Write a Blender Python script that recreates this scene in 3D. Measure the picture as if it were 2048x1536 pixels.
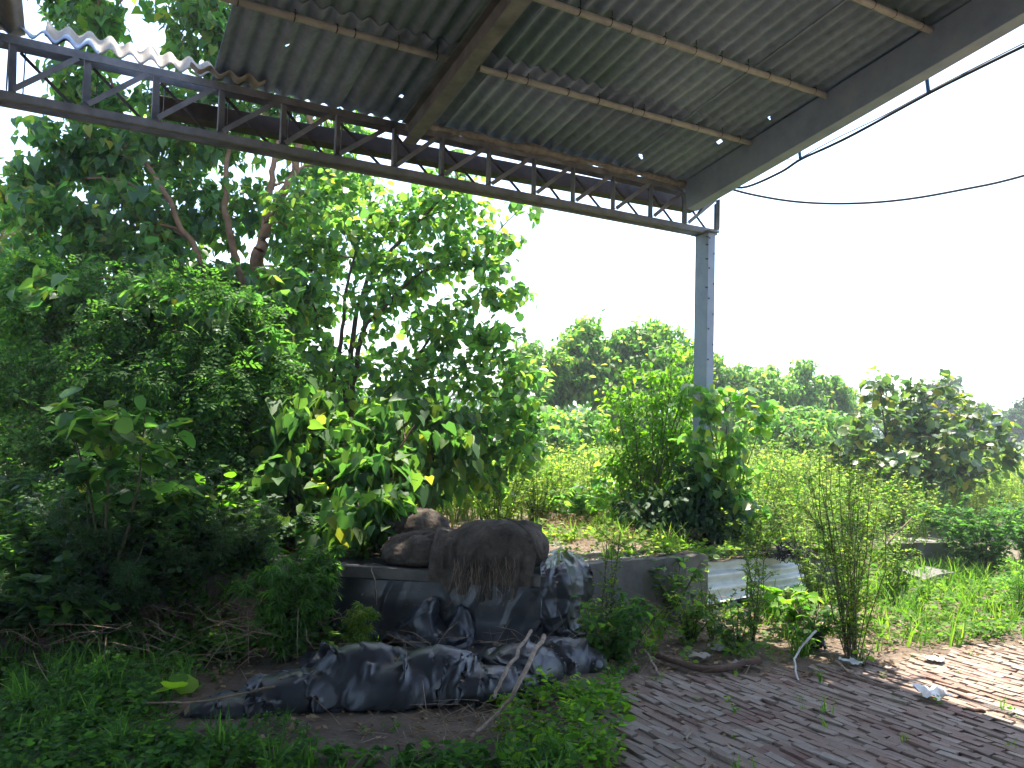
import bpy, bmesh, math, random
import numpy as np
from mathutils import Matrix, Vector, noise as mnoise
for o in list(bpy.data.objects): bpy.data.objects.remove(o)
rng = np.random.default_rng(11); random.seed(5)
S = bpy.context.scene; COL = S.collection
# ------------------------------------------------------------------ camera
F = 1550.; PITCH = math.radians(3.2); ROLL = math.radians(1.6); EYE = 1.6
fw = np.array([0, math.cos(PITCH), math.sin(PITCH)]); u0 = np.array([0, -math.sin(PITCH), math.cos(PITCH)]); r0 = np.array([1., 0, 0])
rt = r0*math.cos(ROLL)+u0*math.sin(ROLL); up = u0*math.cos(ROLL)-r0*math.sin(ROLL)
EYEP = np.array([0, 0, EYE])
cam = bpy.data.objects.new('camera', bpy.data.cameras.new('camera')); COL.objects.link(cam)
cam.data.sensor_width = 36; cam.data.lens = 36*F/2048; cam.data.clip_start = .05; cam.data.clip_end = 3000
M = Matrix.Identity(4)
for i in range(3): M[i][0] = rt[i]; M[i][1] = up[i]; M[i][2] = -fw[i]; M[i][3] = EYEP[i]
cam.matrix_world = M; S.camera = cam
# ------------------------------------------------------------------ sky, sun, exposure
SA, SB = .085, .38                                   # horizontal run of the sun ray per metre of height (x, y)
sun_dir = np.array([SA, SB, 1.]); sun_dir /= np.linalg.norm(sun_dir)
EL = math.asin(sun_dir[2]); AZ = math.atan2(SA, SB)
W = bpy.data.worlds.new('World'); S.world = W; W.use_nodes = True
nt = W.node_tree; sk = nt.nodes.new('ShaderNodeTexSky'); sk.sky_type = 'NISHITA'; sk.sun_disc = False
sk.sun_elevation = EL; sk.sun_rotation = AZ; sk.dust_density = 1.2; sk.air_density = 1.0; sk.ozone_density = 1.0
nt.links.new(sk.outputs[0], nt.nodes['Background'].inputs[0]); nt.nodes['Background'].inputs[1].default_value = .15
sd = bpy.data.lights.new('sun', 'SUN'); sd.energy = 4.5; sd.angle = math.radians(.53); sd.color = (1, .93, .80)
so = bpy.data.objects.new('sun', sd); COL.objects.link(so); so.location = (0, 0, 30)
so.rotation_euler = Vector(sun_dir).to_track_quat('Z', 'Y').to_euler()
S.view_settings.view_transform = 'Standard'; S.view_settings.look = 'None'; S.view_settings.gamma = 1; S.view_settings.use_curve_mapping = False
S.view_settings.exposure = 2.0
S.render.engine = 'CYCLES'; cy = S.cycles
cy.use_denoising = True; cy.max_bounces = 8; cy.diffuse_bounces = 4; cy.transmission_bounces = 6; cy.transparent_max_bounces = 8; cy.glossy_bounces = 3
cy.use_adaptive_sampling = True; cy.adaptive_threshold = .02; cy.sample_clamp_indirect = 6
# ------------------------------------------------------------------ where things stand
def ray(u, v): return rt*(u-1024)/F-up*(v-768)/F+fw
def G(u, v, z=0.):
    d = ray(u, v); return EYEP+d*((z-EYE)/d[2])
def P(u, v, Y):
    d = ray(u, v); return EYEP+d*(Y/d[1])
def proj(Q):
    d = np.atleast_2d(Q)-EYEP; z = d@fw; return 1024+F*(d@rt)/z, 768-F*(d@up)/z, z
aa = math.radians(61.3); A = np.array([math.sin(aa), math.cos(aa), 0]); B = np.array([-math.cos(aa), math.sin(aa), 0])
O = P(1422, 385, 8.6); SLOPE = math.tan(math.radians(9.5)); T = -B+np.array([0, 0, SLOPE]); TN = T/np.linalg.norm(T)
N = np.cross(T, A); N /= np.linalg.norm(N)
def RP(s, t, off=0.): return O-A*s+T*t+N*off        # a point on the roof: s left along the eave, t uphill
def FP(s, t, z=0.):  q = O-A*s-B*t; return np.array([q[0], q[1], z])
def st(q): q = np.asarray(q)-O; return -(q@A), -(q@B)
def roof_st(u, v):
    d = ray(u, v); k = ((O-EYEP)@N)/(d@N); return st(EYEP+k*d)
def on_plane(u, v, nrm, p0):
    d = ray(u, v); return EYEP+d*(((p0-EYEP)@nrm)/(d@nrm))
def sstep(a, b, x): k = np.clip((x-a)/(b-a), 0, 1); return k*k*(3-2*k)
def vnoise(x, y, seed=0):
    xi = np.floor(x).astype(int); yi = np.floor(y).astype(int); fx = x-xi; fy = y-yi
    def h(i, j):
        k = (i*374761393+j*668265263+seed*974711) & 0x7fffffff; k = ((k ^ (k >> 13))*1274126177) & 0x7fffffff; return (k % 10007)/10007.
    fx = fx*fx*(3-2*fx); fy = fy*fy*(3-2*fy)
    return (h(xi, yi)*(1-fx)+h(xi+1, yi)*fx)*(1-fy)+(h(xi, yi+1)*(1-fx)+h(xi+1, yi+1)*fx)*fy
PT = 1.08; PZ = .48                                  # plinth front line and height
def terrain(x, y):
    x = np.asarray(x, float); y = np.asarray(y, float)
    qx = x-O[0]; qy = y-O[1]; s = -(qx*A[0]+qy*A[1]); t = -(qx*B[0]+qy*B[1])
    rise = sstep(.55, .1, t)*.41*sstep(-1.6, -.6, s)+sstep(.2, -3.5, t)*.40*(1-sstep(-1.6, -.6, s))
    bump = (vnoise(x*1.7, y*1.7, 1)-.5)*.07+(vnoise(x*5, y*5, 2)-.5)*.03
    flat = sstep(5.2, 6.8, y)*.8+.2
    flat = np.where((x < .3) & (y < 6), .9, flat)
    far = sstep(25, 90, y)*.6
    pv = (x > .3) & (x < 5.3) & (y < 6.1) & (y > 2.8)
    return rise+bump*flat*np.where(pv, .35, 1.)-np.where(pv, .008, .02)+far*0
# ------------------------------------------------------------------ mesh helpers
ORG = {}
class MB:
    def __init__(s): s.v = []; s.q = []; s.t = []; s.n = 0
    def add(s, V, Fc):
        V = np.asarray(V, float).reshape(-1, 3); Fc = np.asarray(Fc, int)
        if len(V) == 0 or len(Fc) == 0: return
        (s.q if Fc.shape[1] == 4 else s.t).append(Fc+s.n); s.v.append(V); s.n += len(V)
    def mesh(s, name, org=(0, 0, 0), smooth=False):
        me = bpy.data.meshes.new(name); V = np.concatenate(s.v)-np.asarray(org, float)
        q = np.concatenate(s.q) if s.q else np.zeros((0, 4), int); t = np.concatenate(s.t) if s.t else np.zeros((0, 3), int)
        me.vertices.add(len(V)); me.vertices.foreach_set('co', V.astype(np.float32).ravel())
        me.loops.add(q.size+t.size); me.loops.foreach_set('vertex_index', np.concatenate([q.ravel(), t.ravel()]).astype(np.int32))
        me.polygons.add(len(q)+len(t))
        me.polygons.foreach_set('loop_start', np.concatenate([np.arange(len(q))*4, q.size+np.arange(len(t))*3]).astype(np.int32))
        me.update(calc_edges=True)
        me.polygons.foreach_set('use_smooth', np.full(len(q)+len(t), bool(smooth)))
        return me
    def build(s, name, mat, parent=None, loc=None, smooth=False):
        org = ORG[parent.name] if parent else (np.asarray(loc, float) if loc is not None else np.zeros(3))
        me = s.mesh(name, org, smooth); me.materials.append(mat)
        o = bpy.data.objects.new(name, me); COL.objects.link(o)
        if parent: o.parent = parent
        else: o.location = org
        ORG[o.name] = org
        return o
def tag(o, label=None, cat=None, group=None, kind=None):
    if label: o['label'] = label
    if cat: o['category'] = cat
    if group: o['group'] = group
    if kind: o['kind'] = kind
    return o
def thing(name, label, cat, loc, group=None):
    o = bpy.data.objects.new(name, None); COL.objects.link(o); o.location = loc; o.empty_display_size = .1
    ORG[o.name] = np.asarray(loc, float); return tag(o, label, cat, group)
def part_empty(name, parent):
    o = bpy.data.objects.new(name, None); COL.objects.link(o); o.parent = parent; ORG[o.name] = ORG[parent.name]; return o
def unit(v): v = np.asarray(v, float); return v/np.maximum(np.linalg.norm(v, axis=-1, keepdims=True), 1e-9)
def frame_of(d):
    d = unit(d); h = np.where(np.abs(d[..., 2:3]) > .95, np.array([1., 0, 0]), np.array([0, 0, 1.])); x = unit(np.cross(h, d)); return x, np.cross(d, x)
def tubes(mb, Pt, R, sides=3):
    """many tubes at once: Pt (n,k,3), R (n,k) or (k,)"""
    Pt = np.asarray(Pt, float)
    if len(Pt) == 0: return
    n, k, _ = Pt.shape; R = np.broadcast_to(np.asarray(R, float), (n, k))
    D = np.gradient(Pt, axis=1); X, Y = frame_of(D)
    a = np.arange(sides)*2*math.pi/sides
    ring = Pt[:, :, None, :]+R[:, :, None, None]*(np.cos(a)[None, None, :, None]*X[:, :, None, :]+np.sin(a)[None, None, :, None]*Y[:, :, None, :])
    V = ring.reshape(-1, 3)
    i = np.arange(n)[:, None, None]*k*sides; j = np.arange(k-1)[None, :, None]*sides; s = np.arange(sides)[None, None, :]; s2 = (s+1) % sides
    Fq = np.stack([i+j+s, i+j+s2, i+j+sides+s2, i+j+sides+s], -1).reshape(-1, 4)
    mb.add(V, Fq)
def tube(mb, pts, r, sides=6, cap=True):
    pts = np.asarray(pts, float); k = len(pts); r = np.broadcast_to(np.asarray(r, float), (k,))
    n0 = mb.n; tubes(mb, pts[None], r[None], sides)
    if cap and sides >= 3:
        for e in (0, k-1):
            V = mb.v[-1] if e == 0 else mb.v[-2] if False else None
        base = np.concatenate(mb.v)[n0:] if False else None
def smoothline(pts, n):
    pts = np.asarray(pts, float); k = len(pts); x = np.linspace(0, k-1, n); out = []
    for t in x:
        i = min(int(t), k-2); f = t-i; p0 = pts[max(i-1, 0)]; p1 = pts[i]; p2 = pts[i+1]; p3 = pts[min(i+2, k-1)]
        out.append(.5*((2*p1)+(-p0+p2)*f+(2*p0-5*p1+4*p2-p3)*f*f+(-p0+3*p1-3*p2+p3)*f**3))
    return np.array(out)
BOXF = np.array([[0, 3, 2, 1], [4, 5, 6, 7], [0, 1, 5, 4], [1, 2, 6, 5], [2, 3, 7, 6], [3, 0, 4, 7]])
def bar(mb, p, q, w, h, upv=(0, 0, 1)):
    """a rectangular bar from p to q, w wide, h high along upv"""
    p = np.asarray(p, float); q = np.asarray(q, float); d = unit(q-p); x = unit(np.cross(d, upv)); z = np.cross(x, d)
    c = [-x*w/2-z*h/2, x*w/2-z*h/2, x*w/2+z*h/2, -x*w/2+z*h/2]
    mb.add([p+k for k in c]+[q+k for k in c], BOXF[:, ::-1])
def grid(mb, Pg):
    Pg = np.asarray(Pg); a, b, _ = Pg.shape; i = np.arange(a-1)[:, None]*b; j = np.arange(b-1)[None]
    mb.add(Pg.reshape(-1, 3), np.stack([i+j, i+j+1, i+j+b+1, i+j+b], -1).reshape(-1, 4))
# ------------------------------------------------------------------ materials
def mat(name):
    m = bpy.data.materials.new(name); m.use_nodes = True; t = m.node_tree
    return m, t, t.nodes['Principled BSDF'], t.nodes['Material Output']
def nd(t, ty, **k):
    n = t.nodes.new(ty)
    for a, v in k.items(): setattr(n, a, v)
    return n
def ramp(t, fac, stops):
    r = nd(t, 'ShaderNodeValToRGB'); e = r.color_ramp.elements
    while len(e) < len(stops): e.new(.5)
    for x, (p, c) in zip(e, stops): x.position = p; x.color = (*c, 1)
    t.links.new(fac, r.inputs[0]); return r.outputs[0]
def ntex(t, scale, detail=4, rough=.6, vec=None):
    n = nd(t, 'ShaderNodeTexNoise'); n.inputs['Scale'].default_value = scale; n.inputs['Detail'].default_value = detail; n.inputs['Roughness'].default_value = rough
    if vec is None:
        g = nd(t, 'ShaderNodeNewGeometry'); vec = g.outputs['Position']
    t.links.new(vec, n.inputs['Vector']); return n.outputs[0]
def mixc(t, fac, a, b, mode='MIX'):
    m = nd(t, 'ShaderNodeMix', data_type='RGBA', blend_type=mode)
    for s, v in ((m.inputs[0], fac), (m.inputs[6], a), (m.inputs[7], b)):
        if isinstance(v, (int, float)): s.default_value = v
        elif isinstance(v, tuple): s.default_value = (*v, 1)
        else: t.links.new(v, s)
    return m.outputs[2]
def bump(t, pr, h, dist=.01, strength=.6):
    b = nd(t, 'ShaderNodeBump'); b.inputs['Distance'].default_value = dist; b.inputs['Strength'].default_value = strength
    t.links.new(h, b.inputs['Height']); t.links.new(b.outputs[0], pr.inputs['Normal'])
def rnd(t):
    g = nd(t, 'ShaderNodeNewGeometry'); o = nd(t, 'ShaderNodeObjectInfo'); a = nd(t, 'ShaderNodeMath', operation='ADD'); f = nd(t, 'ShaderNodeMath', operation='FRACT')
    t.links.new(g.outputs['Random Per Island'], a.inputs[0]); t.links.new(o.outputs['Random'], a.inputs[1]); t.links.new(a.outputs[0], f.inputs[0]); return f.outputs[0]
def leafmat(name, stops, trans=.4, rough=.42, tgain=1.6, spec=.5):
    m, t, pr, out = mat(name)
    c = ramp(t, rnd(t), stops); pr.inputs['Roughness'].default_value = rough; pr.inputs['Specular IOR Level'].default_value = spec
    t.links.new(c, pr.inputs['Base Color'])
    tr = nd(t, 'ShaderNodeBsdfTranslucent'); g = mixc(t, 1., c, (tgain*1.1, tgain*1.15, tgain*.55), 'MULTIPLY'); t.links.new(g, tr.inputs[0])
    mx = nd(t, 'ShaderNodeMixShader'); mx.inputs[0].default_value = trans
    t.links.new(pr.outputs[0], mx.inputs[1]); t.links.new(tr.outputs[0], mx.inputs[2]); t.links.new(mx.outputs[0], out.inputs[0]); return m
def simple(name, stops, scale, rough=.8, bscale=None, bd=.004, detail=5, spec=.3, metal=0, vec=None):
    m, t, pr, out = mat(name); c = ramp(t, ntex(t, scale, detail), stops); t.links.new(c, pr.inputs['Base Color'])
    pr.inputs['Roughness'].default_value = rough; pr.inputs['Specular IOR Level'].default_value = spec; pr.inputs['Metallic'].default_value = metal
    if bscale: bump(t, pr, ntex(t, bscale, 6, .65), bd)
    return m
L_PEEPAL = leafmat('peepal leaf', [(0, (.030, .085, .032)), (.45, (.048, .120, .036)), (.8, (.08, .16, .035)), (.97, (.12, .18, .03)), (1, (.22, .20, .03))], .55, .36, 2.9, .6)
L_TREE2 = leafmat('round leaf', [(0, (.035, .095, .036)), (.4, (.065, .145, .038)), (.8, (.11, .195, .036)), (1, (.16, .20, .03))], .55, .36, 3.0, .6)
L_FINE = leafmat('fine leaflet', [(0, (.028, .085, .020)), (.5, (.045, .120, .024)), (1, (.085, .18, .028))], .48, .65, 2.5, .18)
L_BRIGHT = leafmat('bright leaflet', [(0, (.055, .15, .014)), (.5, (.09, .21, .016)), (1, (.17, .28, .02))], .52, .55, 2.3, .25)
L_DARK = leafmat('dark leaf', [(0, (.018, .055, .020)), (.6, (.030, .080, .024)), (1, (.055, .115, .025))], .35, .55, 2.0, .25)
L_BIG = leafmat('broad leaf', [(0, (.035, .095, .030)), (.5, (.055, .135, .035)), (.93, (.10, .18, .035)), (1, (.20, .21, .03))], .48, .52, 2.3, .3)
L_WEED = leafmat('weed leaflet', [(0, (.055, .13, .02)), (.4, (.10, .20, .028)), (.8, (.18, .27, .04)), (1, (.27, .28, .05))], .5, .6, 2.1, .2)
L_FIELD = leafmat('field weed', [(0, (.10, .16, .032)), (.5, (.18, .25, .055)), (1, (.31, .34, .10))], .5, .6, 2.0, .15)
L_FAR = leafmat('far leaf', [(0, (.045, .12, .032)), (.5, (.085, .185, .038)), (.85, (.15, .24, .042)), (1, (.22, .19, .05))], .55, .5, 2.8, .35)
L_GRASS = leafmat('grass blade', [(0, (.045, .12, .016)), (.5, (.08, .18, .020)), (1, (.16, .24, .03))], .48, .55, 2.0, .2)
L_DRY = leafmat('dry leaf', [(0, (.16, .10, .05)), (.5, (.25, .16, .085)), (1, (.34, .26, .16))], .2, .7, 1., .2)
BARK = simple('orange brown bark', [(.3, (.13, .065, .035)), (.7, (.27, .15, .085))], 9, .85, 30, .01)
BARK2 = simple('dark bark', [(.3, (.06, .035, .025)), (.7, (.14, .085, .06))], 12, .85, 40, .008)
TWIG = simple('green brown stem', [(.3, (.06, .06, .025)), (.7, (.13, .11, .05))], 20, .7)
DRYT = simple('dry twig', [(.3, (.13, .09, .055)), (.7, (.30, .22, .15))], 18, .9)
STICK = simple('weathered stick', [(.3, (.16, .11, .08)), (.7, (.36, .28, .21))], 25, .85, 60, .004)
STEEL = simple('dusty painted steel', [(.3, (.10, .10, .105)), (.7, (.22, .215, .21))], 6, .6, 40, .002, spec=.4)
STEELD = simple('dark rusty steel', [(.3, (.035, .03, .028)), (.7, (.085, .065, .055))], 7, .65, 40, .002)
STEELB = simple('grey blue column paint', [(.25, (.20, .24, .31)), (.5, (.26, .31, .385)), (.75, (.32, .355, .40))], 5, .55, 60, .0015, spec=.4)
PIPE = simple('pale purlin paint', [(.3, (.28, .27, .24)), (.6, (.42, .40, .36)), (.8, (.2, .16, .13))], 8, .6)
BLUE = simple('blue painted rod', [(.3, (.03, .10, .17)), (.7, (.05, .15, .24))], 12, .5)
CABLE = simple('black cable', [(.3, (.010, .011, .016)), (.7, (.025, .027, .035))], 12, .5)
def roofmat(name, a, b, c):
    m, t, pr, out = mat(name)
    oi = nd(t, 'ShaderNodeObjectInfo'); n1 = ntex(t, 1.3, 6, .65); n2 = ntex(t, 14, 5)
    col = ramp(t, n1, [(.3, a), (.55, b), (.75, c)]); col = mixc(t, .55, col, ramp(t, n2, [(.3, (.45, .45, .45)), (.7, (1, 1, 1))]), 'MULTIPLY')
    v = nd(t, 'ShaderNodeMapRange'); t.links.new(oi.outputs['Random'], v.inputs[0]); v.inputs[3].default_value = .75; v.inputs[4].default_value = 1.1
    h = nd(t, 'ShaderNodeHueSaturation'); t.links.new(v.outputs[0], h.inputs['Value']); t.links.new(col, h.inputs['Color'])
    t.links.new(h.outputs[0], pr.inputs['Base Color']); pr.inputs['Roughness'].default_value = .85; bump(t, pr, n2, .003); return m
ROOF = roofmat('asbestos cement sheet', (.215, .27, .36), (.30, .365, .47), (.39, .445, .53))  # cement grey with the bluish lens veil put into the colour
ROOFP = roofmat('pale broken sheet', (.32, .27, .22), (.42, .36, .30), (.50, .44, .38))
SHEETW = simple('sky lit pale sheet', [(.3, (.42, .41, .39)), (.55, (.64, .64, .62)), (.8, (.74, .74, .73))], 5, .5, 30, .002, spec=.5)  # brightness of the sky light on the leaning sheet is put into this colour
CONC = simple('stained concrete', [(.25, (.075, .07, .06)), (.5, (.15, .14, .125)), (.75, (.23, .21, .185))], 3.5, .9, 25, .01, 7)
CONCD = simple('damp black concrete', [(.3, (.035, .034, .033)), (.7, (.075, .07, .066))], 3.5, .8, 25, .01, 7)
MORT = simple('crumbly mortar', [(.3, (.15, .13, .11)), (.7, (.30, .27, .23))], 20, .95, 50, .01)
JUTE = None
def jutemat():
    m, t, pr, out = mat('grey brown jute'); g = nd(t, 'ShaderNodeNewGeometry')
    w = nd(t, 'ShaderNodeTexWave'); w.inputs['Scale'].default_value = 90; w.inputs['Distortion'].default_value = 1.5; t.links.new(g.outputs['Position'], w.inputs['Vector'])
    c = ramp(t, ntex(t, 6, 6, .7), [(.28, (.036, .029, .023)), (.5, (.095, .077, .062)), (.75, (.19, .158, .13))]); c = mixc(t, .35, c, w.outputs[0], 'MULTIPLY')
    t.links.new(c, pr.inputs['Base Color']); pr.inputs['Roughness'].default_value = .95; pr.inputs['Specular IOR Level'].default_value = .1
    bump(t, pr, ntex(t, 55, 5, .7), .012); return m
JUTE = jutemat()
def tarpmat():
    m, t, pr, out = mat('black plastic sheeting'); n = ntex(t, 5, 6, .7); n2 = ntex(t, 26, 5, .6)
    c = ramp(t, n, [(.35, (.010, .012, .017)), (.58, (.020, .022, .028)), (.80, (.055, .053, .05))]); t.links.new(c, pr.inputs['Base Color'])
    r = nd(t, 'ShaderNodeMapRange'); t.links.new(n, r.inputs[0]); r.inputs[1].default_value = .3; r.inputs[2].default_value = .75; r.inputs[3].default_value = .34; r.inputs[4].default_value = .55
    t.links.new(r.outputs[0], pr.inputs['Roughness']); pr.inputs['Specular IOR Level'].default_value = .75; bump(t, pr, n2, .002, .4); return m
TARP = tarpmat()
def soilmat():
    m, t, pr, out = mat('dusty brown soil')
    c = ramp(t, ntex(t, 1.1, 8, .65), [(.3, (.075, .05, .034)), (.5, (.15, .105, .072)), (.72, (.25, .18, .125))])
    c = mixc(t, .5, c, ramp(t, ntex(t, 45, 4), [(.3, (.4, .4, .4)), (.65, (1, 1, 1))]), 'MULTIPLY')
    g = nd(t, 'ShaderNodeNewGeometry'); sp = nd(t, 'ShaderNodeSeparateXYZ'); t.links.new(g.outputs['Position'], sp.inputs[0])
    mr = nd(t, 'ShaderNodeMapRange'); t.links.new(sp.outputs[1], mr.inputs[0]); mr.inputs[1].default_value = 10; mr.inputs[2].default_value = 20
    c = mixc(t, mr.outputs[0], c, ramp(t, ntex(t, .6, 6), [(.3, (.07, .10, .03)), (.7, (.14, .17, .055))]))
    t.links.new(c, pr.inputs['Base Color']); pr.inputs['Roughness'].default_value = .95; bump(t, pr, ntex(t, 30, 8, .7), .03); return m
SOIL = soilmat()
def brickmat():
    m, t, pr, out = mat('worn paving brick'); oi = nd(t, 'ShaderNodeObjectInfo')
    c = ramp(t, rnd(t), [(0, (.15, .072, .054)), (.25, (.21, .112, .082)), (.5, (.25, .15, .112)), (.75, (.28, .20, .16)), (1, (.37, .31, .26))])
    c = mixc(t, .6, c, ramp(t, ntex(t, 60, 4), [(.3, (.45, .43, .42)), (.65, (1, 1, 1))]), 'MULTIPLY')
    d = ramp(t, ntex(t, 2.2, 8, .7), [(.36, (0, 0, 0)), (.62, (.85, .85, .85))]); c = mixc(t, d, c, (.23, .185, .145))
    t.links.new(c, pr.inputs['Base Color']); pr.inputs['Roughness'].default_value = .9; bump(t, pr, ntex(t, 90, 6, .7), .006); return m
BRICK = brickmat()
PAPER = simple('white litter', [(.3, (.62, .61, .58)), (.7, (.80, .80, .79))], 30, .8)
GREYP = simple('grey scrap', [(.3, (.22, .20, .17)), (.7, (.40, .37, .33))], 20, .85)
WHITEP = simple('white plastic pipe', [(.3, (.34, .33, .31)), (.7, (.56, .55, .52))], 12, .5)
# ------------------------------------------------------------------ leaf shapes: (across, along, lift)
def folded(side, mid, tip):
    """a leaf with a midrib and two halves"""
    V = [*mid, tip]; k = len(mid); n = len(V)
    L = [(-x, y, z) for x, y, z in side]; V = V+L+list(side); Fq = []
    for sgn in (0, 1):
        o = n+sgn*len(side)
        q = [[0, o, o+1, 1], [1, o+1, o+2, n-1]]
        Fq += [list(reversed(x)) if sgn == 0 else x for x in q]
    return np.array(V, float), np.array(Fq)
HEART = folded([(.34, -.12, .07), (.47, .22, .12), (.27, .62, .06)], [(0, 0, 0), (0, .42, -.03)], (0, 1.06, -.16))
ROUND = folded([(.30, .02, .05), (.46, .40, .10), (.30, .78, .03)], [(0, 0, 0), (0, .45, -.02)], (0, 1.0, -.08))
OVAL = folded([(.16, .12, .03), (.29, .42, .06), (.20, .75, .02)], [(0, 0, 0), (0, .45, 0)], (0, 1.0, -.10))
LANCE = (np.array([(0, 0, 0), (.17, .45, .05), (0, 1, -.05), (-.17, .45, .05)], float), np.array([[0, 1, 2, 3]]))
CHIP = (np.array([(0, 0, 0), (.28, .45, .04), (0, 1, 0), (-.28, .45, .04)], float), np.array([[0, 1, 2, 3]]))
def compose(parts):
    mb = MB()
    for V, Fc in parts: mb.add(V, Fc)
    return np.concatenate(mb.v), np.concatenate(mb.q)
def pinnate(n, lw=.09, ll=.30, tip=True):
    out = []
    for i in range(n):
        y = .15+.8*i/max(n-1, 1)
        for sg in (-1, 1):
            L = ll*(1-.45*abs(i/max(n-1, 1)-.4))*rng.uniform(.7, 1.2); a = math.radians(55-25*i/n+rng.normal()*12)
            d = np.array([sg*math.sin(a), math.cos(a), -.12+rng.normal()*.35]); p = np.array([-sg*d[1]*0+d[1], -d[0], 0])
            b = np.array([0, y, -.12*y*y]); w = lw/2
            out.append((np.array([b, b+d*L*.5+p*w, b+d*L, b+d*L*.5-p*w]), np.array([[0, 1, 2, 3]])))
    return compose(out)
FROND = pinnate(4, .15, .34)
FERN = pinnate(7, .07, .34)
def palmate(n=7):
    out = []
    for i in range(n):
        a = math.radians(-110+220*i/(n-1)); L = 1-.5*abs(i-(n-1)/2)/((n-1)/2); d = np.array([math.sin(a), math.cos(a), -.25]); p = np.array([d[1], -d[0], 0])*.075
        out.append((np.array([(0, 0, 0), d*L*.45+p+(0, 0, .12), d*L, d*L*.45-p+(0, 0, .12)]), np.array([[0, 1, 2, 3]])))
    return compose(out)
PALM = palmate()
def put(mb, tpl, pos, tip, nrm, size):
    V, Fc = tpl; n = len(pos)
    if n == 0: return
    tip = unit(tip); side = unit(np.cross(tip, nrm)); nr = np.cross(side, tip); size = np.broadcast_to(np.asarray(size, float), (n,))
    W_ = pos[:, None, :]+size[:, None, None]*(V[None, :, 0:1]*side[:, None]+V[None, :, 1:2]*tip[:, None]+V[None, :, 2:3]*nr[:, None])
    mb.add(W_.reshape(-1, 3), (np.arange(n)[:, None, None]*len(V)+Fc[None]).reshape(-1, Fc.shape[1]))
LEAFMESH = {}
def leaf_objects(root, tpl, key, lm, pos, tip, nrm, size):
    """single leaves as parts of their plant, all sharing one mesh"""
    if key not in LEAFMESH:
        mb = MB(); mb.add(*tpl); me = mb.mesh('leaf', smooth=True); me.materials.append(lm); LEAFMESH[key] = me
    me = LEAFMESH[key]; tip = unit(tip); side = unit(np.cross(tip, nrm)); nr = np.cross(side, tip); org = ORG[root.name]
    for i in range(len(pos)):
        o = bpy.data.objects.new('leaf', me); COL.objects.link(o); o.parent = root; s = size[i]; m = Matrix.Identity(4)
        for k in range(3): m[k][0] = side[i][k]*s; m[k][1] = tip[i][k]*s; m[k][2] = nr[i][k]*s; m[k][3] = pos[i][k]-org[k]
        o.matrix_basis = m
def inball(n, lo=.0):
    d = unit(rng.normal(size=(n, 3))); r = (lo**3+(1-lo**3)*rng.random(n))**(1/3); return d*r[:, None]
# ------------------------------------------------------------------ plants
def crown(clumps, droop=(.1, 1.), per=9, jit=.05, petiole=.05, tl=.55, shell=.35):
    """twigs and leaf places for clumps (centre, radii, leaves); returns leaf pos, tip, normal and twig lines"""
    LP, LT, LN, TW = [], [], [], []
    for c, rad, n in clumps:
        c = np.asarray(c); rad = np.asarray(rad); m = max(3, int(n/per)); e = inball(m, shell)
        tips = c+e*rad; st_ = c+e*rad*(1-tl)+rng.normal(size=(m, 3))*rad*.12-np.array([0, 0, .15])*rad
        mid = (tips+st_)/2+np.array([0, 0, 1.])*np.linalg.norm(tips-st_, axis=1)[:, None]*.10
        TW.append(np.stack([st_, mid, tips], 1))
        k = rng.integers(0, m, n); f = rng.random(n)**.7*.95+.05
        p = np.where(f[:, None] < .5, st_[k]+(mid[k]-st_[k])*f[:, None]*2, mid[k]+(tips[k]-mid[k])*(f[:, None]*2-1))
        az = rng.random(n)*2*math.pi; out = np.stack([np.cos(az), np.sin(az), np.zeros(n)], 1)+.6*unit(tips[k]-st_[k])
        p = p+unit(out)*petiole*rng.random((n, 1))*1.5+rng.normal(size=(n, 3))*jit
        d = droop[0]+(droop[1]-droop[0])*rng.random(n)
        tip = unit(unit(out)*(1-d[:, None])+np.array([0, 0, -1.])*d[:, None]+rng.normal(size=(n, 3))*.15)
        nr = np.array([0, 0, 1.])*(1-.6*d[:, None])+out*d[:, None]*.8+rng.normal(size=(n, 3))*.35
        LP.append(p); LT.append(tip); LN.append(nr)
    return np.concatenate(LP), np.concatenate(LT), np.concatenate(LN), np.concatenate(TW)
def px_clumps(rows):
    """rows (u, v, Y, ru, rv, depth radius m, leaves): a clump seen in that direction at distance Y"""
    return [(P(u, v, Y), (ru*Y/F, dr, rv*Y/F), int(n)) for u, v, Y, ru, rv, dr, n in rows]
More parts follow.
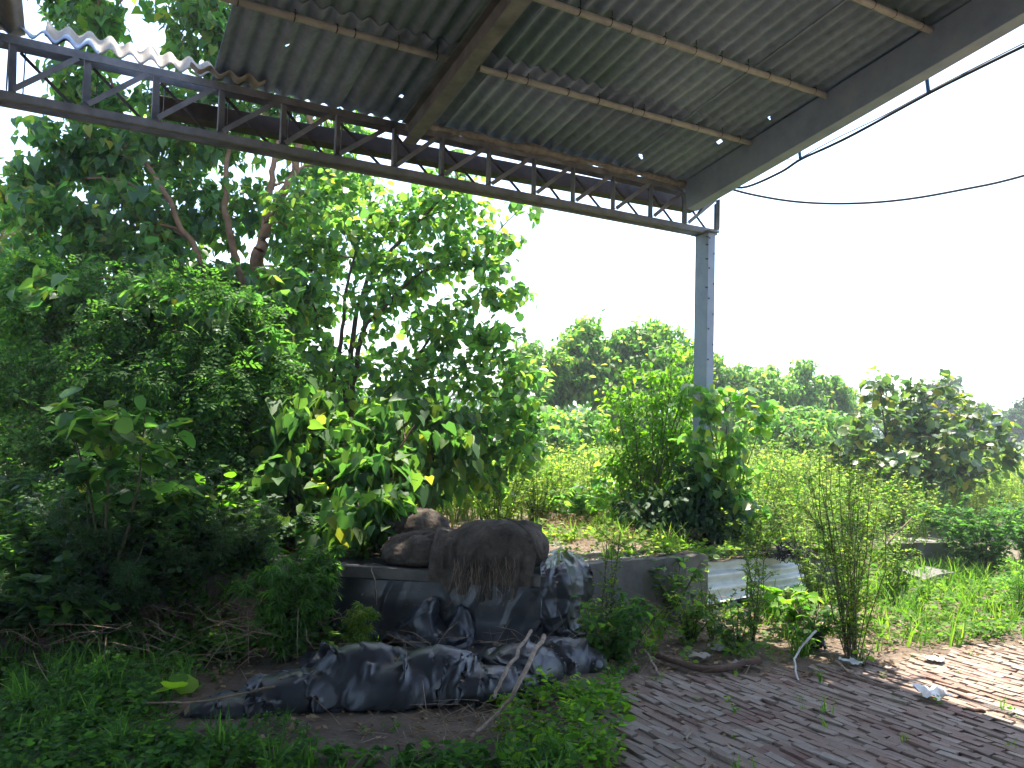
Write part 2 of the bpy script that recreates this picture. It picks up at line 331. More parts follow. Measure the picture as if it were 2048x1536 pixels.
def plant(name, label, cat, base, limbs, clumps, tpl, key, lm, size, bark=BARK2, big=0, droop=(.1, 1.), sizevar=.35, dens=1., group=None, per=9, twr=.006, limbr=.02, jit=.05, foliage='crown', trunkname='trunk', attach=True, tl=.55, shell=.35):
    root = thing(name, label, cat, base, group)
    clumps = [(c, r, max(3, int(k*dens))) for c, r, k in clumps]
    LP, LT, LN, TW = crown(clumps, droop, per, jit, tl=tl, shell=shell); n = len(LP); sz = size*(1-sizevar+2*sizevar*rng.random(n)*rng.random(n)**.3)
    mb = MB(); nodes = []
    for pts, ra, rb in limbs:
        q = smoothline(pts, max(4, len(pts)*4)); q[1:-1] += rng.normal(size=(len(q)-2, 3))*ra*.25; tubes(mb, q[None], np.linspace(ra, rb, len(q))[None], 8); nodes.append(q)
    if nodes and attach:
        allp = np.concatenate(nodes)
        for c, rad, _ in clumps:
            c = np.asarray(c); d = np.linalg.norm(allp-c, axis=1)+np.maximum(0, allp[:, 2]-c[2]+.1)*3; a = allp[d.argmin()]
            mid = (a+c)/2+np.array([0, 0, .12*np.linalg.norm(c-a)])+rng.normal(size=3)*.05
            tubes(mb, smoothline([a, mid, c], 7)[None], np.linspace(limbr, limbr*.4, 7)[None], 5)
    if mb.n: mb.build(trunkname, bark, root, smooth=True)
    tb = MB(); tubes(tb, TW, np.array([twr, twr*.8, twr*.4]), 3); tb.build('twigs', bark, root); bpy.data.objects[-1] if False else None
    for ch in root.children:
        if ch.name.startswith('twigs'): tag(ch, kind='stuff')
    if big:
        U, V_, Z = proj(LP); ok = (U > -20) & (U < 2068) & (V_ > -20) & (V_ < 1556); score = np.where(ok, sz/Z*(1+.1*rng.random(n)), 0); ix = np.argsort(-score)[:big]
        leaf_objects(root, tpl, key, lm, LP[ix], LT[ix], LN[ix], sz[ix]); keep = np.ones(n, bool); keep[ix] = False
    else: keep = np.ones(n, bool)
    fb = MB(); put(fb, tpl, LP[keep], LT[keep], LN[keep], sz[keep])
    if fb.n:
        o = fb.build(foliage, lm, root, smooth=True); tag(o, kind='stuff')
    return root
def stems(base, n, h, spread, lean=(0, 0), wob=.06, k=5, hv=.35):
    a = rng.random(n)*2*math.pi; r = np.sqrt(rng.random(n)); hh = h*(1-hv*rng.random(n)); z = np.linspace(0, 1, k)
    off = np.stack([np.cos(a)*r*spread+lean[0], np.sin(a)*r*spread+lean[1], np.zeros(n)], 1)
    L = base+off[:, None]*(.15+.85*z[None, :, None]**1.2)+np.array([0, 0, 1.])*hh[:, None, None]*z[None, :, None]
    L[:, 1:] += rng.normal(size=(n, k-1, 3))*wob*h*.3*np.array([1, 1, .3]); return L
def along(L, n, lo=.2, hi=1.):
    m, k, _ = L.shape; i = rng.integers(0, m, n); f = (lo+(hi-lo)*rng.random(n))*(k-1); j = np.minimum(f.astype(int), k-2); f = (f-j)[:, None]
    return L[i, j]*(1-f)+L[i, j+1]*f, i
def weed(name, label, cat, base, n, h, spread, nleaf, tpl, lm, size, group=None, tw=.22, lo=.25, droop=(.0, .6), stem=TWIG, sr=.006, side=True, lean=(0, 0), big=0, key=None, hv=.35, sidetw=4, wob=.06):
    """an upright weed or bush: stems, side twigs and many leaves"""
    base = np.asarray(base, float); root = thing(name, label, cat, base, group)
    Ls = stems(base, n, h, spread, lean, hv=hv, wob=wob); mb = MB(); tubes(mb, Ls, np.linspace(sr, sr*.4, Ls.shape[1]), 4)
    if side:
        m = n*sidetw; p, _ = along(Ls, m, lo, .95); a = rng.random(m)*2*math.pi; le = tw*h*(.4+.6*rng.random(m))
        q = p+np.stack([np.cos(a)*le, np.sin(a)*le, le*(.3+.5*rng.random(m))], 1); mid = (p+q)/2+np.array([0, 0, .02]); TWG = np.stack([p, mid, q], 1)
        tubes(mb, TWG, np.array([sr*.5, sr*.4, sr*.25]), 3)
        n1 = nleaf//3; p1, _ = along(Ls, n1, lo); p2, _ = along(TWG, nleaf-n1, .1); pos = np.concatenate([p1, p2])
    else: pos, _ = along(Ls, nleaf, lo)
    mb.build('stem', stem, root, smooth=True)
    nn = len(pos); a = rng.random(nn)*2*math.pi; d = droop[0]+(droop[1]-droop[0])*rng.random(nn)
    tip = unit(np.stack([np.cos(a), np.sin(a), .35-1.3*d], 1)+rng.normal(size=(nn, 3))*.2); nr = np.array([0, 0, 1.])+rng.normal(size=(nn, 3))*.4+tip*np.array([.5, .5, 0])*d[:, None]
    sz = size*(.6+.6*rng.random(nn)); keep = np.ones(nn, bool)
    if big:
        U, V_, Z = proj(pos); ix = np.argsort(-sz/Z)[:big]; leaf_objects(root, tpl, key, lm, pos[ix], tip[ix], nr[ix], sz[ix]); keep[ix] = False
    if keep.any():
        fb = MB(); put(fb, tpl, pos[keep], tip[keep], nr[keep], sz[keep]); o = fb.build('foliage', lm, root, smooth=True); tag(o, kind='stuff')
    return root
def gz(x, y): return float(terrain(x, y))
def on_ground(q): return np.array([q[0], q[1], gz(q[0], q[1])])
# ------------------------------------------------------------------ the ground
def axis_pts(lo, hi, fine_lo, fine_hi, d):
    a = [fine_lo]; st_ = d
    while a[0] > lo: st_ *= 1.25; a.insert(0, a[0]-st_)
    b = list(np.arange(fine_lo+d, fine_hi, d)); c = [fine_hi]; st_ = d
    while c[-1] < hi: st_ *= 1.25; c.append(c[-1]+st_)
    return np.array(a+b+c)
gx = axis_pts(-900, 900, -6, 9, .12); gy = axis_pts(-60, 1500, 2, 14, .12)
X, Y = np.meshgrid(gx, gy, indexing='ij'); mb = MB(); grid(mb, np.stack([X, Y, terrain(X, Y)], -1))
ground = mb.build('ground', SOIL, smooth=True); tag(ground, 'bare brown soil and field ground around the shed', kind='structure')
# brick paving
RD = unit(np.array([math.sin(math.radians(148)), math.cos(math.radians(148)), 0])); RN = np.array([RD[1], -RD[0], 0]); RN = -RN if RN[0] < 0 else RN
PAV = np.array([(.25, 2.9), (.36, 4.0), (.50, 4.85), (.85, 5.2), (1.45, 5.42), (1.9, 5.55), (2.4, 5.75), (3.0, 5.95), (3.7, 6.25), (5.2, 6.7), (5.4, 2.9)])
def inside(x, y, poly):
    c = np.zeros(np.shape(x), bool); n = len(poly)
    for i in range(n):
        x1, y1 = poly[i]; x2, y2 = poly[(i+1) % n]
        c ^= ((y1 > y) != (y2 > y)) & (x < (x2-x1)*(y-y1)/(y2-y1+1e-12)+x1)
    return c
pave = thing('brick_pavement', 'worn brick paving laid in slanting rows under the roof', None, (2.2, 4.5, 0)); tag(pave, kind='structure')
def brick_mesh(i):
    r = np.random.default_rng(100+i); L, w, h = .153, .0515, .075; c = .003; v = []
    for z, e in ((0, 0), (h-c, 0), (h, c)):
        for sx, sy in ((-1, -1), (1, -1), (1, 1), (-1, 1)):
            v.append((sx*(L/2-e)+r.normal()*.005, sy*(w/2-e)+r.normal()*.002, z+(r.normal()*.003 if z else 0)))
    f = []
    for k in (0, 4):
        for j in range(4): f.append((k+j, k+(j+1) % 4, k+4+(j+1) % 4, k+4+j))
    f.append((8, 9, 10, 11)); return np.array(v), np.array(f)
bm = [brick_mesh(i) for i in range(6)]; bme = []
for V, Fc in bm:
    b = MB(); b.add(V, Fc); me = b.mesh('brick'); me.materials.append(BRICK); bme.append(me)
spots = []; row = 0; c0 = np.array([2.2, 4.5, 0])
for k in np.arange(-64, 65):
    off = (.5 if k % 2 else 0)+rng.normal()*.04
    for j in np.arange(-27, 28):
        p = c0+RN*k*.0545+RD*((j+off)*.1585)+rng.normal(size=3)*.0025
        if inside(p[0], p[1], PAV) and p[1] > 3.1: spots.append(p)
spots = np.array(spots); edge = vnoise(spots[:, 0]*2.5, spots[:, 1]*2.5, 9)
leftgap = (spots[:, 0] < .6) & (edge < .33) | (spots[:, 1] > 5.2-.0*spots[:, 0]) & (spots[:, 0] < 2.6) & (edge < .45)
spots = spots[~leftgap]
U, V_, Zd = proj(spots); ok = (U > -30) & (U < 2080) & (V_ < 1560); order = np.argsort(np.where(ok, Zd, 1e3))
sunk = (vnoise(spots[:, 0]*1.6, spots[:, 1]*1.6, 21)-.5)*.030-.002
dP = np.min([np.linalg.norm(spots[:, :2]-(a+np.clip(((spots[:, :2]-a)@(b-a))/((b-a)@(b-a)), 0, 1)[:, None]*(b-a)), axis=1) for a, b in zip(PAV[:-2], PAV[1:-1])], axis=0)
sunk -= .030*np.clip(1-dP/.45, 0, 1)*(.4+vnoise(spots[:, 0]*4, spots[:, 1]*4, 23))
stuffb = MB()
for rank, i in enumerate(order):
    p = spots[i]; ang = math.atan2(RD[1], RD[0])+rng.normal()*.025+(math.pi if rng.random() < .5 else 0); tx, ty = rng.normal(size=2)*.022; z = -.072+.012+sunk[i]+rng.normal()*.0045
    R = Matrix.Rotation(ang, 4, 'Z') @ Matrix.Rotation(tx, 4, 'X') @ Matrix.Rotation(ty, 4, 'Y'); kk = rng.integers(0, 6)
    if rank < 300:
        o = bpy.data.objects.new('brick', bme[kk]); COL.objects.link(o); o.parent = pave; R.translation = Vector((p[0]-2.2, p[1]-4.5, z)); o.matrix_basis = R
    else:
        Rn = np.array(R)[:3, :3]; stuffb.add(bm[kk][0]@Rn.T+np.array([p[0], p[1], z]), bm[kk][1])
tag(stuffb.build('far_bricks', BRICK, pave), kind='stuff')
# ------------------------------------------------------------------ the shed
shed = thing('shed', 'open sided shed with corrugated cement roof, lattice girder and one steel column', 'shed', FP(0, 0, .45))
def sheet_mesh(L, waves=7.5, pitch=.1435, amp=.024, th=.007, holes=(), ny=2, rag=0):
    nx = int(waves*8)+1; x = np.linspace(0, waves*pitch, nx); z = amp*np.cos(x/pitch*2*math.pi); y = np.linspace(0, L, ny)
    Xg, Yg = np.meshgrid(x, y, indexing='ij'); Zg = np.repeat(z[:, None], ny, 1)
    if rag: Yg[:, -1] -= rag*vnoise(x*9, x*0, 4); Yg[:, 0] += rag*.6*vnoise(x*7, x*0, 5)
    V = np.concatenate([np.stack([Xg, Yg, Zg+th/2], -1).reshape(-1, 3), np.stack([Xg, Yg, Zg-th/2], -1).reshape(-1, 3)])
    n = nx*ny; Fq = []
    for i in range(nx-1):
        for j in range(ny-1):
            if any((x[i]-hx)**2+(y[j]-hy)**2 < r*r for hx, hy, r in holes): continue
            a = i*ny+j; q = (a, a+ny, a+ny+1, a+1); Fq.append(q); Fq.append(tuple(n+k for k in reversed(q)))
    for i in range(nx-1):
        a = i*ny; Fq.append((a, n+a, n+a+ny, a+ny)); a += ny-1; Fq.append((a, a+ny, n+a+ny, n+a))
    for j in range(ny-1):
        Fq.append((j, j+1, n+j+1, n+j)); a = (nx-1)*ny+j; Fq.append((a, n+a, n+a+1, a+1))
    b = MB(); b.add(V, np.array(Fq)); return b
def place_sheet(me_or_mb, s, t, off=0., mt=ROOF, tilt=0., name='roof_sheet', rx=0., ry=0.):
    me = me_or_mb
    if isinstance(me, MB): me = me.mesh(name, smooth=True)
    if not me.materials: me.materials.append(mt)
    o = bpy.data.objects.new(name, me); COL.objects.link(o); o.parent = shed; m = Matrix.Identity(4); q = RP(s, t, off)-ORG[shed.name]
    for k in range(3): m[k][0] = -A[k]; m[k][1] = TN[k]; m[k][2] = N[k]; m[k][3] = q[k]
    o.matrix_basis = m @ Matrix.Rotation(tilt, 4, 'Z') @ Matrix.Rotation(rx, 4, 'X') @ Matrix.Rotation(ry, 4, 'Y'); return o
SW = 1.0045; S0 = .20
rows = [(-.12, 1.24), (1.0, 2.03), (2.86, 2.05), (4.78, 2.05), (6.7, 2.05), (8.6, 2.05), (10.5, 2.05), (12.4, 2.05)]
shared = {}
hol = [roof_st(*q) for q in ((1422, 220), (1540, 255), (1440, 300), (1283, 328), (1594, 212), (805, 215), (576, 107))]
for ri, (t0, L) in enumerate(rows):
    for ci in range(13):
        s0 = S0+ci*SW
        if ri == 0 and ci in (5,): continue
        hs = [(hs_-s0, (ht-t0)*1.014, .022 if k != 2 else .032) for k, (hs_, ht) in enumerate(hol) if s0 < hs_ < s0+SW and t0 < ht < t0+L-.1]
        off = .075+.009*(ri % 2)+.006*(ci % 2)
        if hs: me = sheet_mesh(L, holes=hs, ny=int(L/.016))
        elif ri == 0 and ci >= 6: me = sheet_mesh(L, rag=.12, ny=2)
        else:
            if L not in shared: shared[L] = sheet_mesh(L).mesh('roof_sheet', smooth=True)
            me = shared[L]
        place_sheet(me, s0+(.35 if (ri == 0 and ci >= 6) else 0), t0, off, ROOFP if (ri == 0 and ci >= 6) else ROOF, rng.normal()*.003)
place_sheet(sheet_mesh(.34, waves=10.5, rag=.07, ny=6, amp=.028), 4.95, -.06, .06, ROOFP, .0, 'broken_sheet', rx=math.radians(180-52))
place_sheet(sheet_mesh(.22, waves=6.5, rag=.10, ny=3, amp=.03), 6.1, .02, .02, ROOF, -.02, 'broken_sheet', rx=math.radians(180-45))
place_sheet(sheet_mesh(.16, waves=4.0, rag=.06, ny=3), 4.9, .0, .03, ROOFP, .02, 'broken_sheet', rx=math.radians(-6))
# purlins with hook bolts
for k, t0 in enumerate([.0, .985, 1.88, 2.855, 3.8, 4.75, 5.7, 6.65, 7.6, 9.5, 11.4, 13.3]):
    if k == 0: continue
    b = MB(); r = .027
    b_l = RP(9.5, t0, .02); b_r = RP(-.13, t0, .012)
    tubes(b, np.linspace(b_r, b_l, 12)[None], r, 10); pu = b.build('purlin', PIPE, shed, smooth=True)
    if k < 5:
        for s in np.arange(.55, 6, .29)+rng.normal(size=19)*.07:
            c = RP(s, t0, .02); a = np.linspace(0, 2*math.pi, 9); hb = MB()
            tubes(hb, (c+np.outer(np.cos(a), TN)*.031+np.outer(np.sin(a), N)*.033)[None], .0045, 4)
            tubes(hb, np.array([[c+N*.03+TN*.03, c+N*.06+TN*.034, c+N*.09+TN*.03]]), .004, 4); hb.build('hook_bolt', STEELD, pu, smooth=True)
# rafters
def channel(b, p, q, w, h, th=.008):
    """an I section from p to q"""
    d = unit(q-p); x = unit(np.cross(d, N)); z = np.cross(x, d)
    bar(b, p+z*(h/2), q+z*(h/2), w, th, z); bar(b, p-z*(h/2), q-z*(h/2), w, th, z); bar(b, p, q, th, h-th-.004, z)
def cchan(b, p, q, w, h, th=.008):
    d = unit(q-p); z = unit(N-d*(N@d)); bar(b, p-A*(w/2), q-A*(w/2), th, h, z); bar(b, p+z*(h/2-th/2)+A*.006, q+z*(h/2-th/2)+A*.006, w, th, z); bar(b, p-z*(h/2-th/2)+A*.006, q-z*(h/2-th/2)+A*.006, w, th, z)
for s, w, h in ((.335, .13, .32), (3.64, .12, .20), (6.95, .12, .22), (10.2, .12, .22)):
    b = MB(); off = -.008-h/2 if s > 1 else .042-h/2
    (channel if s > 1 else cchan)(b, RP(s, .02, off), RP(s, 14.4, off), w, h); b.build('rafter', STEEL if s > 1 else STEELB, shed)
b = MB(); p0 = RP(3.42, .985, -.01); p1 = RP(3.56, 1.32, -.03); bar(b, p0, p1, .03, .012, N); b.build('bracket', STEELD, shed)
# lattice girder along the eave
gird = part_empty('lattice_girder', shed)
def TPt(s, z, o): q = O-A*s+B*o; return np.array([q[0], q[1], O[2]+z])
SL = 7.6
for nm, z in (('top_chord', -.035), ('bottom_chord', -.44)):
    b = MB()
    for o in (0., .13):
        bar(b, TPt(-.10, z, o), TPt(SL+4, z, o), .008, .055); bar(b, TPt(-.10, z+(.03 if nm[0] == 't' else -.0315), o+.022), TPt(SL+4, z+(.03 if nm[0] == 't' else -.0315), o+.022), .05, .007)
    b.build(nm, STEEL, gird)
us = [6.66, 6.19, 5.72, 5.24, 4.75, 4.29, 3.77, 3.31, 2.82, 2.32, 1.86, 1.36, .86, .38, -.10]; us = [8.1, 7.62, 7.14]+us
for i, s in enumerate(us):
    b = MB(); bar(b, TPt(s, -.068, -.008), TPt(s, -.408, -.008), .006, .06, B); bar(b, TPt(s-.02, -.068, .016), TPt(s-.032, -.408, .03), .006, .05, A); b.build('upright', STEEL, gird)
    b = MB(); bar(b, TPt(s-.09, -.068, .125), TPt(s-.09, -.408, .125), .045, .006, A); b.build('upright', STEELD, gird)
    if i < len(us)-1:
        s2 = us[i+1]
        b = MB(); bar(b, TPt(s-.04, -.40, -.02), TPt(s2+.04, -.07, -.02), .006, .04, (0, 0, 1)); bar(b, TPt(s-.04, -.40, -.003), TPt(s2+.04, -.07, -.003), .03, .006, (0, 0, 1)); b.build('diagonal', STEEL, gird)
        b = MB(); bar(b, TPt(s-.06, -.07, .118), TPt(s2+.05, -.40, .118), .012, .022, (0, 0, 1)); b.build('diagonal', STEELD, gird)
# sagging gutter beyond the girder
b = MB(); g0 = TPt(5.68, -.10, .30); g1 = TPt(-.10, .03, .30)
xs = [(-.0, 0), (-.0, -.135), (.16, -.135), (.16, 0)]
for (a1, z1), (a2, z2) in zip(xs[:-1], xs[1:]):
    pa = [g0+B*a1+np.array([0, 0, z1]), g0+B*a2+np.array([0, 0, z2]), g1+B*a2+np.array([0, 0, z2*1.1]), g1+B*a1+np.array([0, 0, z1])]
    V = np.array(pa+[p+B*.004+np.array([0, 0, .003]) for p in pa]); b.add(V, BOXF)
b.build('gutter', STEELD, shed)
# crumbling mortar along the girder top
ns = 160; mo = MB(); ss = np.linspace(.3, 3.62, ns); pts = []
rr = .014+.022*vnoise(ss*7, ss*0, 3)+.02*vnoise(ss*19, ss*0, 8)
tubes(mo, np.array([[RP(s, .03+.012*math.sin(s*9), .006+.012*vnoise(np.array(s*11.), np.array(0.), 5)) for s in ss]]), rr[None], 7)
mo.build('mortar_bed', MORT, shed)
# unseen rear wall behind the viewer, added to darken the space under the roof
b = MB(); w0, w1 = FP(-.2, 11.2), FP(13.4, 11.2); h0 = O[2]+11.2*SLOPE-.05; bar(b, np.array([*w0[:2], h0/2]), np.array([*w1[:2], h0/2]), .23, h0, (0, 0, 1)); b.build('added_rear_wall', CONC, shed)
# column: an I section with packing plates
CB = FP(.02, 0.0, .44); CT = TPt(.02, -.475, 0.); b = MB()
def vbar(c, wa, wb, z0, z1): bar(b, np.array([c[0], c[1], z0]), np.array([c[0], c[1], z1]), wa, wb, B)
cx = CB+B*.06
z1 = CT[2]
bar(b, np.array([*(cx-B*.10)[:2], .44]), np.array([*(cx-B*.10)[:2], z1]), .10, .010, B); bar(b, np.array([*(cx+B*.10)[:2], .44]), np.array([*(cx+B*.10)[:2], z1]), .10, .010, B)
bar(b, np.array([*(cx-A*.046)[:2], .44]), np.array([*(cx-A*.046)[:2], z1]), .008, .186, B); bar(b, np.array([*(cx+A*.03)[:2], .44]), np.array([*(cx+A*.03)[:2], z1]), .008, .186, B)
colm = b.build('column', STEELB, shed)
b = MB(); bar(b, np.array([*cx[:2], z1+.006]), np.array([*cx[:2], z1+.022]), .15, .30, B); b.build('cap_plate', STEEL, colm)
b = MB()
for k in range(9):
    z = z1-.06-k*.17
    for o in (-.035, .035)[k % 2:k % 2+1]: bar(b, np.array([*(cx-B*.104+A*o)[:2], z]), np.array([*(cx-B*.112+A*o)[:2], z]), .016, .016)
b.build('bolts', STEELD, colm)
b = MB()
for k, z in enumerate((z1-.05, z1-.14, z1-.30, z1-.62)): bar(b, np.array([*(cx-B*.104-A*.05)[:2], z]), np.array([*(cx-B*.104-A*.085)[:2], z]), .012, .012)
b.build('stub_bolts', STEELD, colm)
# rods hanging from the verge and cables
VP0 = RP(.10, 0, 0)
def vp(u, v): return on_plane(u, v, A, VP0)
for q in (((1847, 128), (1857, 185)), ((1592, 272), (1601, 320))):
    b = MB(); p0, p1 = vp(*q[0]), vp(*q[1]); tubes(b, np.linspace(p0+np.array([0, 0, .10]), p1, 4)[None], .016, 8); b.build('hanger_rod', BLUE, shed, smooth=True)
def cable(pts, r, label, name='cable'):
    q = smoothline(pts, 60); b = MB(); tubes(b, q[None], r, 8); o = b.build(name, CABLE, loc=q[0], smooth=True); return tag(o, label, 'cable')
cable([RP(.25, .02, -.30), vp(1440, 376), vp(1492, 374), vp(1560, 345), vp(1601, 319), vp(1660, 292), vp(1720, 262), vp(1857, 187), vp(1950, 140), vp(2048, 92), vp(2200, 20)], .013, 'black cable slung along the roof edge from the hanging blue rods')
cable([vp(1601, 316), vp(1670, 278), vp(1760, 235), vp(1857, 183), vp(1960, 130), vp(2048, 86), vp(2200, 12)], .005, 'thin wire running just above the cable at the roof edge', 'wire')
cable([P(1436, 370, 8.5), P(1500, 388, 8.4), P(1590, 403, 8.2), P(1690, 407, 8.0), P(1800, 400, 7.8), P(1920, 380, 7.6), P(2048, 351, 7.4), P(2300, 270, 7.0)], .013, 'lower black cable sagging across the white sky from the column top')
cable([vp(1533, 315), vp(1566, 318), vp(1601, 320)], .004, 'short thin tie wire from the roof edge to the nearer hanging rod end', 'wire')
# ------------------------------------------------------------------ plinth, blocks
def prism(mb, poly, z0, z1, jit=0.):
    n = len(poly); b = [np.array([x, y, z0]) for x, y in poly]; t = [np.array([x, y, z1+rng.normal()*jit]) for x, y in poly]
    mb.add(b+t, np.array([[i, (i+1) % n, n+(i+1) % n, n+i] for i in range(n)]))
    c = np.mean(t, 0); mb.add(t+[c], np.array([[i, (i+1) % n, n] for i in range(n)]))
pl = thing('plinth', 'low concrete plinth running under the girder with column standing on it', 'plinth', FP(.5, .6, 0))
def edge_line(s0, s1, t, n, amp):
    ss = np.linspace(s0, s1, n); return [tuple(FP(s, t+rng.normal()*amp)[:2]) for s in ss]
b = MB(); prism(b, edge_line(.98, 2.95, PT, 22, .003)+edge_line(2.95, .98, -.75, 8, .05), -.05, PZ, .008); b.build('slab', CONC, pl)
b = MB(); prism(b, edge_line(-1.15, .97, PT-.30, 16, .006)+edge_line(.97, -1.15, -.75, 8, .05), -.05, PZ-.06, .012); b.build('broken_slab', CONC, pl)
b = MB(); ss = np.linspace(-1.1, 2.9, 60); tt = np.linspace(PT-.10, -.7, 30); Sg, Tg = np.meshgrid(ss, tt, indexing='ij'); xy = O[None, None]-A*Sg[..., None]-B*Tg[..., None]
zz = np.where(Sg < .97, PZ-.06, PZ)+(vnoise(Sg*3, Tg*3, 71)-.42)*.07+(vnoise(Sg*11, Tg*11, 72)-.5)*.02; grid(b, np.stack([xy[..., 0], xy[..., 1], zz], -1)); tag(b.build('soil_cover', SOIL, pl, smooth=True), kind='stuff')
LW0 = np.array([-1.75, 6.05]); LW1 = np.array([.36, 5.82])
lw = thing('low_wall', 'dark damp concrete ledge block under the jute sacks left of plinth corner', 'wall', (-.6, 6.0, 0))
b = MB(); front = [tuple(LW0+(LW1-LW0)*k+rng.normal(size=2)*.006) for k in np.linspace(0, 1, 14)]
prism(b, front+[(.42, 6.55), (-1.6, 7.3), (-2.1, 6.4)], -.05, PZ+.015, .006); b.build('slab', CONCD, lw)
b = MB(); prism(b, [(x, y-.03) for x, y in front]+[(x, y+.05) for x, y in reversed(front)], PZ-.05, PZ+.03, .003); b.build('coping', CONC, lw)
mnd = MB(); nx, ny = 50, 36; xg = np.linspace(-5.2, -.9, nx); yg = np.linspace(5.7, 9.5, ny); X, Y = np.meshgrid(xg, yg, indexing='ij')
Zm = (.50+(vnoise(X*2.2, Y*2.2, 31)-.5)*.22+(vnoise(X*7, Y*7, 32)-.5)*.06)*sstep(5.75, 6.5, Y+.25*np.sin(X*2.3))*sstep(-.9, -1.5, X)*sstep(9.4, 8.4, Y)-.06
grid(mnd, np.stack([X, Y, Zm], -1)); tag(mnd.build('rubble_bank', SOIL, smooth=True), 'dark earth bank covered with leaf litter beside the plinth', kind='structure')
for (u, v, zz, w, d, h), lab in zip(((1835, 1130, 0, .75, .5, .30), (1850, 1165, 0, .55, .35, .12)), ('larger concrete block of the broken steps among weeds at right', 'low concrete step lying in front of the larger broken block')):
    p = G(u, v, 0.)
    o = thing('concrete_block', lab, 'block', (p[0], p[1], 0)); b = MB(); R = [(-w, -d), (0, -d), (w, -d), (w, d), (0, d), (-w, d)]
    prism(b, [(p[0]+A[0]*x*.5+B[0]*y*.5, p[1]+A[1]*x*.5+B[1]*y*.5) for x, y in R], -.03, h, .02); b.build('block', CONC, o)
# leaning corrugated piece and small slab beside it
def lean_sheet():
    p0 = G(1400, 1213, .02); p1 = G(1612, 1172, .10); tp = G(1395, 1120, .47)
    d = unit(p1-p0); L = np.linalg.norm(p1-p0); hgt = .40; nx, ny = 30, 49; b = MB()
    back = unit(np.cross(np.array([0, 0, 1.]), d))
    back = back if back[1] > 0 else -back
    upd = unit(np.array([0, 0, 1.])+back*.45); x = np.linspace(0, L, nx); y = np.linspace(0, 1, ny); X, Y = np.meshgrid(x, y, indexing='ij')
    hx = hgt*(1-.12*np.sin(X/L*2.2))-.05*(X > L*.55)*np.clip((X/L-.55)*3, 0, 1)
    nrm = -np.cross(d, upd); nrm = nrm if nrm[1] < 0 else -nrm
    wave = .028*np.cos(Y*hgt/.128*2*math.pi); rag = .02*(vnoise(X*9, Y*9, 6)-.5)
    q = p0+d*X[..., None]+upd*(Y*hx)[..., None]+nrm*(wave)[..., None]+upd*(rag*(Y > .9))[..., None]+d*(.03*(vnoise(Y*6, Y*0, 17)-.5)*(np.abs(X/L-.5) > .45))[..., None]
    grid(b, q); grid(b, q-nrm*.007); return b, p0
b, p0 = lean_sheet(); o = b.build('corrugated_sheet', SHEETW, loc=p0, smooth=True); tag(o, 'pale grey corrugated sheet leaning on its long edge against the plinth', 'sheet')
p0 = G(1318, 1192, .0); p1 = G(1392, 1190, .0); b = MB(); zt = .36; sl_ = []
d = unit(p1-p0); bk = np.array([-d[1], d[0], 0])
front = [p0, p0+np.array([0, 0, zt*.9])+bk*.05, p0+(p1-p0)*.5+np.array([0, 0, zt])+bk*.06, p1+np.array([0, 0, zt*.82])+bk*.05, p1]
V = np.array(front+[q+bk*.05 for q in front]); n = 5
b.add(V, np.array([[i, (i+1) % n, n+(i+1) % n, n+i] for i in range(n)])); b.add(V, np.array([[0, 4, 3], [0, 3, 1], [1, 3, 2], [5, 8, 9], [5, 6, 8], [6, 7, 8]]))
o = b.build('stone_slab', CONC, loc=p0); tag(o, 'small grey stone slab standing upright left of the leaning corrugated sheet', 'slab')
